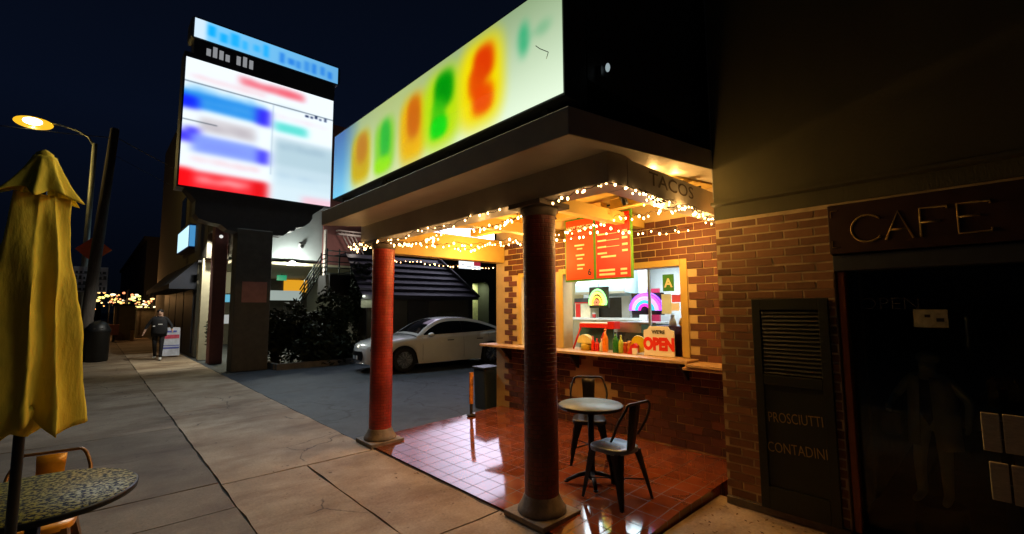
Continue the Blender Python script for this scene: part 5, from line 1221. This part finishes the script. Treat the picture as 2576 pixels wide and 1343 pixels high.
# ================================================================== STREET
up_ = thing('utility_pole', 'leaning dark wooden utility pole on the kerb', 'utility pole', (-.08, 21, 0))
mb = MB(); mb.tube([(-.16, 21, -.02), (-.10, 21, 1.4), (.02, 21, 4.0), (.235, 21, 8.12)], [.20, .17, .16, .125], 14); mb.build('pole', mat('creosote_wood', (.085, .07, .06), .9, var=.4, scale=5, bump=.6, stretch=(6, 6, .6)), up_)
mb = MB(); mb.lathe([(.10, 8.12), (.09, 8.15), (.001, 8.16)], (.235, 21, 0), 14); mb.build('cap', STEEL, up_)
for i, (a, b, sag, lab) in enumerate((((.25, 21, 7.85), (14, 42, 9.6), .5, 'overhead cable running from the utility pole over the shop roof'), ((.2, 21, 7.80), (-9, 26, 8.9), .25, 'overhead cable running from the utility pole across the street'), ((.22, 21, 7.2), (12, 30, 5.0), .3, 'thin drooping cable from the utility pole to the building'))):
    a, b = Vector(a), Vector(b); mb = MB(); mb.tube([a.lerp(b, t)-Vector((0, 0, sag*4*t*(1-t))) for t in np.linspace(0, 1, 16)], .016 if i < 2 else .008, 5); tag(mb.build('overhead_cable', mat('cable_grey_%d' % i, (.10, .10, .10), .6)), lab, 'cable', 'overhead cables')
sl = thing('street_lamp', 'lit yellow street lamp on a grey pole behind the utility pole', 'street lamp', (-.28, 22.4, 0))
GAL = mat('galvanised', (.34, .36, .33), .5, metal=.5, var=.15)
mb = MB(); mb.tube([(-.30, 22.4, 0), (-.27, 22.4, 7.85)], [.11, .075], 12); mb.build('pole', GAL, sl)
mb = MB(); mb.tube([(-.27, 22.4, 7.7), (-.45, 22.4, 8.05), (-.75, 22.4, 8.22), (-1.2, 22.4, 8.30), (-1.55, 22.4, 8.31)], .035, 8); mb.build('arm', GAL, sl)
mb = MB(); mb.ball((-1.83, 22.4, 8.32), .30, 16, 0, (1.15, .6, .32)); mb.build('head', mat('lamp_housing', (.25, .25, .22), .5), sl)
mb = MB(); mb.ball((-1.86, 22.4, 8.20), .31, 20, 0, (1.6, .9, .66)); mb.build('lens', emit('sodium_lens', (1., .52, .02), 1.1), sl)
mb = MB(); mb.ball((-1.86, 22.09, 8.16), .15, 16, 0, (1.6, .5, .85)); mb.build('hot_spot', emit('sodium_arc', (1., .9, .6), 12), sl)
lamp('POINT', 'sodium_light', (-1.86, 22.38, 8.03), 420, (1., .70, .18), .12, sl)
rs = thing('road_work_sign', 'orange diamond road work sign behind the utility pole', 'road sign', (-.08, 21.9, 0))
mb = MB(); mb.prism([(.42, 3.88), (-.09, 4.33), (-.56, 3.85), (-.08, 3.40)], 1, 21.86, 21.88); mb.build('diamond', mat('orange_reflective', (.80, .10, .01), .4, var=.08), rs)
mb = MB(); mb.prism([(.37, 3.88), (-.09, 4.285), (-.51, 3.85), (-.08, 3.445)], 1, 21.854, 21.859); mb.build('diamond_face', mat('orange_face', (.85, .12, .012), .4, var=.08), rs)
mb = MB(); mb.tube([(-.08, 21.93, 0), (-.08, 21.93, 4.3)], .035, 8); mb.build('post', GAL, rs)
ws = thing('parking_sign', 'white parking sign with unreadable dark lettering under the orange diamond', 'road sign', (-.1, 22.2, 0))
mb = MB(); mb.box(-.56, .36, 22.18, 22.2, 2.35, 3.26); mb.build('plate', mat('sign_white', (.42, .43, .50), .5, var=.12), ws)
INK = mat('sign_ink', (.04, .045, .06), .6)
for r_, z in enumerate((3.08, 2.88, 2.68, 2.48)):
    x = -.50; mb = MB()
    while x < .25: wd = random.uniform(.05, .09); mb.box(x, x+wd, 22.172, 22.178, z-.06, z+random.choice((.02, .06))); x += wd+.045
    mb.box(-.50, x-.03, 22.172, 22.178, z-.075, z-.0595); mb.build('sign_lettering', INK, ws)
mb = MB(); mb.tube([(-.45, 22.24, 0), (-.45, 22.24, 3.2)], .03, 8); mb.build('post', GAL, ws)
tb = thing('street_bin', 'dark domed street bin beside the foot of the utility pole', 'bin', (.20, 20.6, 0))
mb = MB(); mb.lathe([(.26, 0), (.30, .04), (.31, .95), (.33, .97), (.33, 1.05), (.24, 1.25), (.10, 1.34), (.001, 1.36)], (.20, 20.6, 0), 24); mb.build('body', mat('bin_dark', (.010, .011, .012), .4), tb)
mb = MB(); mb.box(.08, .32, 20.30, 20.33, .99, 1.12); mb.build('slot', BLACK, tb)
af = thing('sandwich_board', 'white sandwich board with red and blue stripes by the shop wall', 'sandwich board', (2.2, 20.6, 0))
mb = MB(); mb.prism([(20.5, .05), (20.53, .05), (20.72, 1.06), (20.70, 1.06)], 0, 1.9, 2.44); mb.build('board', mat('board_white', (.55, .58, .66), .5), af)
mb = MB(); mb.prism([(20.95, .05), (20.98, .05), (20.76, 1.06), (20.74, 1.06)], 0, 1.9, 2.44); mb.build('rear_board', DARKP, af)
def onb(z): return 20.5+(z-.05)*.198-.006
mb = MB(); mb.quad((1.92, onb(.66), .66), (2.42, onb(.66), .66), (2.42, onb(.80), .80), (1.92, onb(.80), .80)); mb.build('red_stripe', mat('stripe_red', (.55, .05, .10), .5), af)
SBL = mat('stripe_blue', (.08, .10, .42), .5)
for z0_, z1_, a_, b_ in ((.40, .43, 1.92, 2.42), (.30, .36, 1.92, 2.42), (.88, .95, 2.02, 2.34)): mb = MB(); mb.quad((a_, onb(z0_), z0_), (b_, onb(z0_), z0_), (b_, onb(z1_), z1_), (a_, onb(z1_), z1_)); mb.build('blue_stripe', SBL, af)
# far end of the street
fbm = [mat('far_wall_%d' % i, c, .8, var=.2) for i, c in enumerate(((.025, .022, .018), (.06, .05, .035), (.02, .018, .016)))]
FB = [(-22, -15, 30, 80, 8, 0, 'low dark building across the street on the near left'), (-13, 1.0, 90, 100, 5, 2, 'dark building closing the far end of the street'), (2.8, 12, 44, 85, 7, 2, 'dark building beyond the shop with the awning')]
for x0_, x1_, y0_, y1_, h_, k_, lab in FB:
    o = thing('far_building', lab, 'building', ((x0_+x1_)/2, (y0_+y1_)/2, -.2), group='far buildings along the street')
    mb = MB(); mb.box(x0_, x1_, y0_, y1_, -.25, h_); mb.build('wall', fbm[k_], o)
    mb = MB(); mb.box(x0_-.2, x1_+.2, y0_-.2, y1_+.2, h_, h_+.3); mb.build('parapet', fbm[2], o)
    for i in range(4):
        xx = x0_+(x1_-x0_)*(i+.2)/4; mb = MB(); mb.box(xx, xx+(x1_-x0_)*.14, y0_-.05, y0_-.01, 1.0, 2.4); mb.build('window', mat('far_window_%d' % i, (.03, .03, .03), .2), o)
def hut(label, x0_, x1_, y, z1_, c, roof):
    o = thing('parklet_hut', label, 'hut', ((x0_+x1_)/2, y, 0)); mb = MB(); mb.box(x0_, x1_, y, y+1.2, 0, z1_); mb.build('wall', mat('hut_%d' % int(x0_*100), c, .8, var=.2), o); mb = MB(); mb.box(x0_-.1, x1_+.1, y-.1, y+1.3, z1_, z1_+.1); mb.build('roof', fbm[2], o)
    mb = MB(); mb.box(x0_+.1, x0_+.2, y-.02, y-.003, .2, z1_-.1); mb.build('door_edge', fbm[1], o)
hut('olive parklet hut left of the dining lights', .95, 1.85, 34, 1.95, (.16, .13, .07), 0)
hut('grey parklet screen right of the dining lights', 2.05, 2.95, 36, 1.75, (.15, .14, .11), 0)
pb = thing('planter_box', 'long reddish planter box at the far street dining area', 'planter', (.7, 33, 0))
mb = MB(); mb.box(.30, 1.15, 32.8, 33.3, .36, .92); mb.build('box', mat('red_cedar', (.32, .10, .06), .7, var=.2), pb)
mb = MB(); mb.box(.4, .5, 32.85, 33.2, 0, .36); mb.box(.9, 1.0, 32.85, 33.2, 0, .36); mb.build('leg', DARKP, pb)
mb = MB(); mb.box(.62, .8, 32.78, 32.795, .55, .68); mb.build('lantern', emit('planter_lantern', (1, .5, .2), 1.2), pb)
pt = thing('wood_post', 'short wooden post on the orange lit pavement far away', 'post', (1.72, 33, 0))
mb = MB(); mb.box(1.65, 1.8, 32.9, 33.05, 0, .60); mb.build('shaft', mat('post_wood', (.35, .19, .06), .8), pt); mb = MB(); mb.box(1.63, 1.82, 32.88, 33.07, .60, .64); mb.build('top', fbm[1], pt)
FCOL = [(1, .62, .22), (1, .45, .12), (1, .85, .5), (1, .3, .12), (.9, .85, .2)]
FE = [emit('festoon_%d' % i, c, 2.6) for i, c in enumerate(FCOL)]
for k, (x0_, x1_, y, z0_, z1_, n, lab) in enumerate(((-.4, 1.6, 38, 2.4, 3.0, 30, 'far warm festoon of lights over the left of the dining area'), (.8, 3.0, 39, 2.3, 3.0, 30, 'far warm festoon of lights in the middle of the street'), (1.8, 3.6, 41, 1.9, 3.2, 26, 'far warm festoon of lights close to the shop corner'))):
    o = thing('festoon_lights', lab, 'festoon lights', ((x0_+x1_)/2, y, z0_), group='far festoons over the street dining')
    pts = []
    for i in range(n): pts.append(Vector((x0_+(x1_-x0_)*(i+.5)/n+random.uniform(-.1, .1), y+random.uniform(-1.5, 1.5), random.triangular(z0_-.7, z1_, z0_))))
    mb = MB(); mb.tube([p+Vector((0, 0, .1)) for p in pts], .012, 5); mb.tube([(x0_, y, 0), (x0_, y, z1_)], .04, 6); mb.tube([(x1_, y, 0), (x1_, y, z1_)], .04, 6); mb.build('cable', BLACK, o)
    for i, p in enumerate(pts):
        b = MB(); rr = random.uniform(.035, .085); b.ball((0, 0, 0), rr, 8, 0, (random.choice((1, 1, 2.2)), 1, 1)); q = b.build('bulb', random.choice(FE), o, local=True); q.location = p-Vector(o['_w'])
    lamp('POINT', 'festoon_glow', ((x0_+x1_)/2, y-3.5, 2.6), 70, (1, .5, .18), .3, o)
for o in list(bpy.data.objects):
    if '_w' in o: del o['_w']
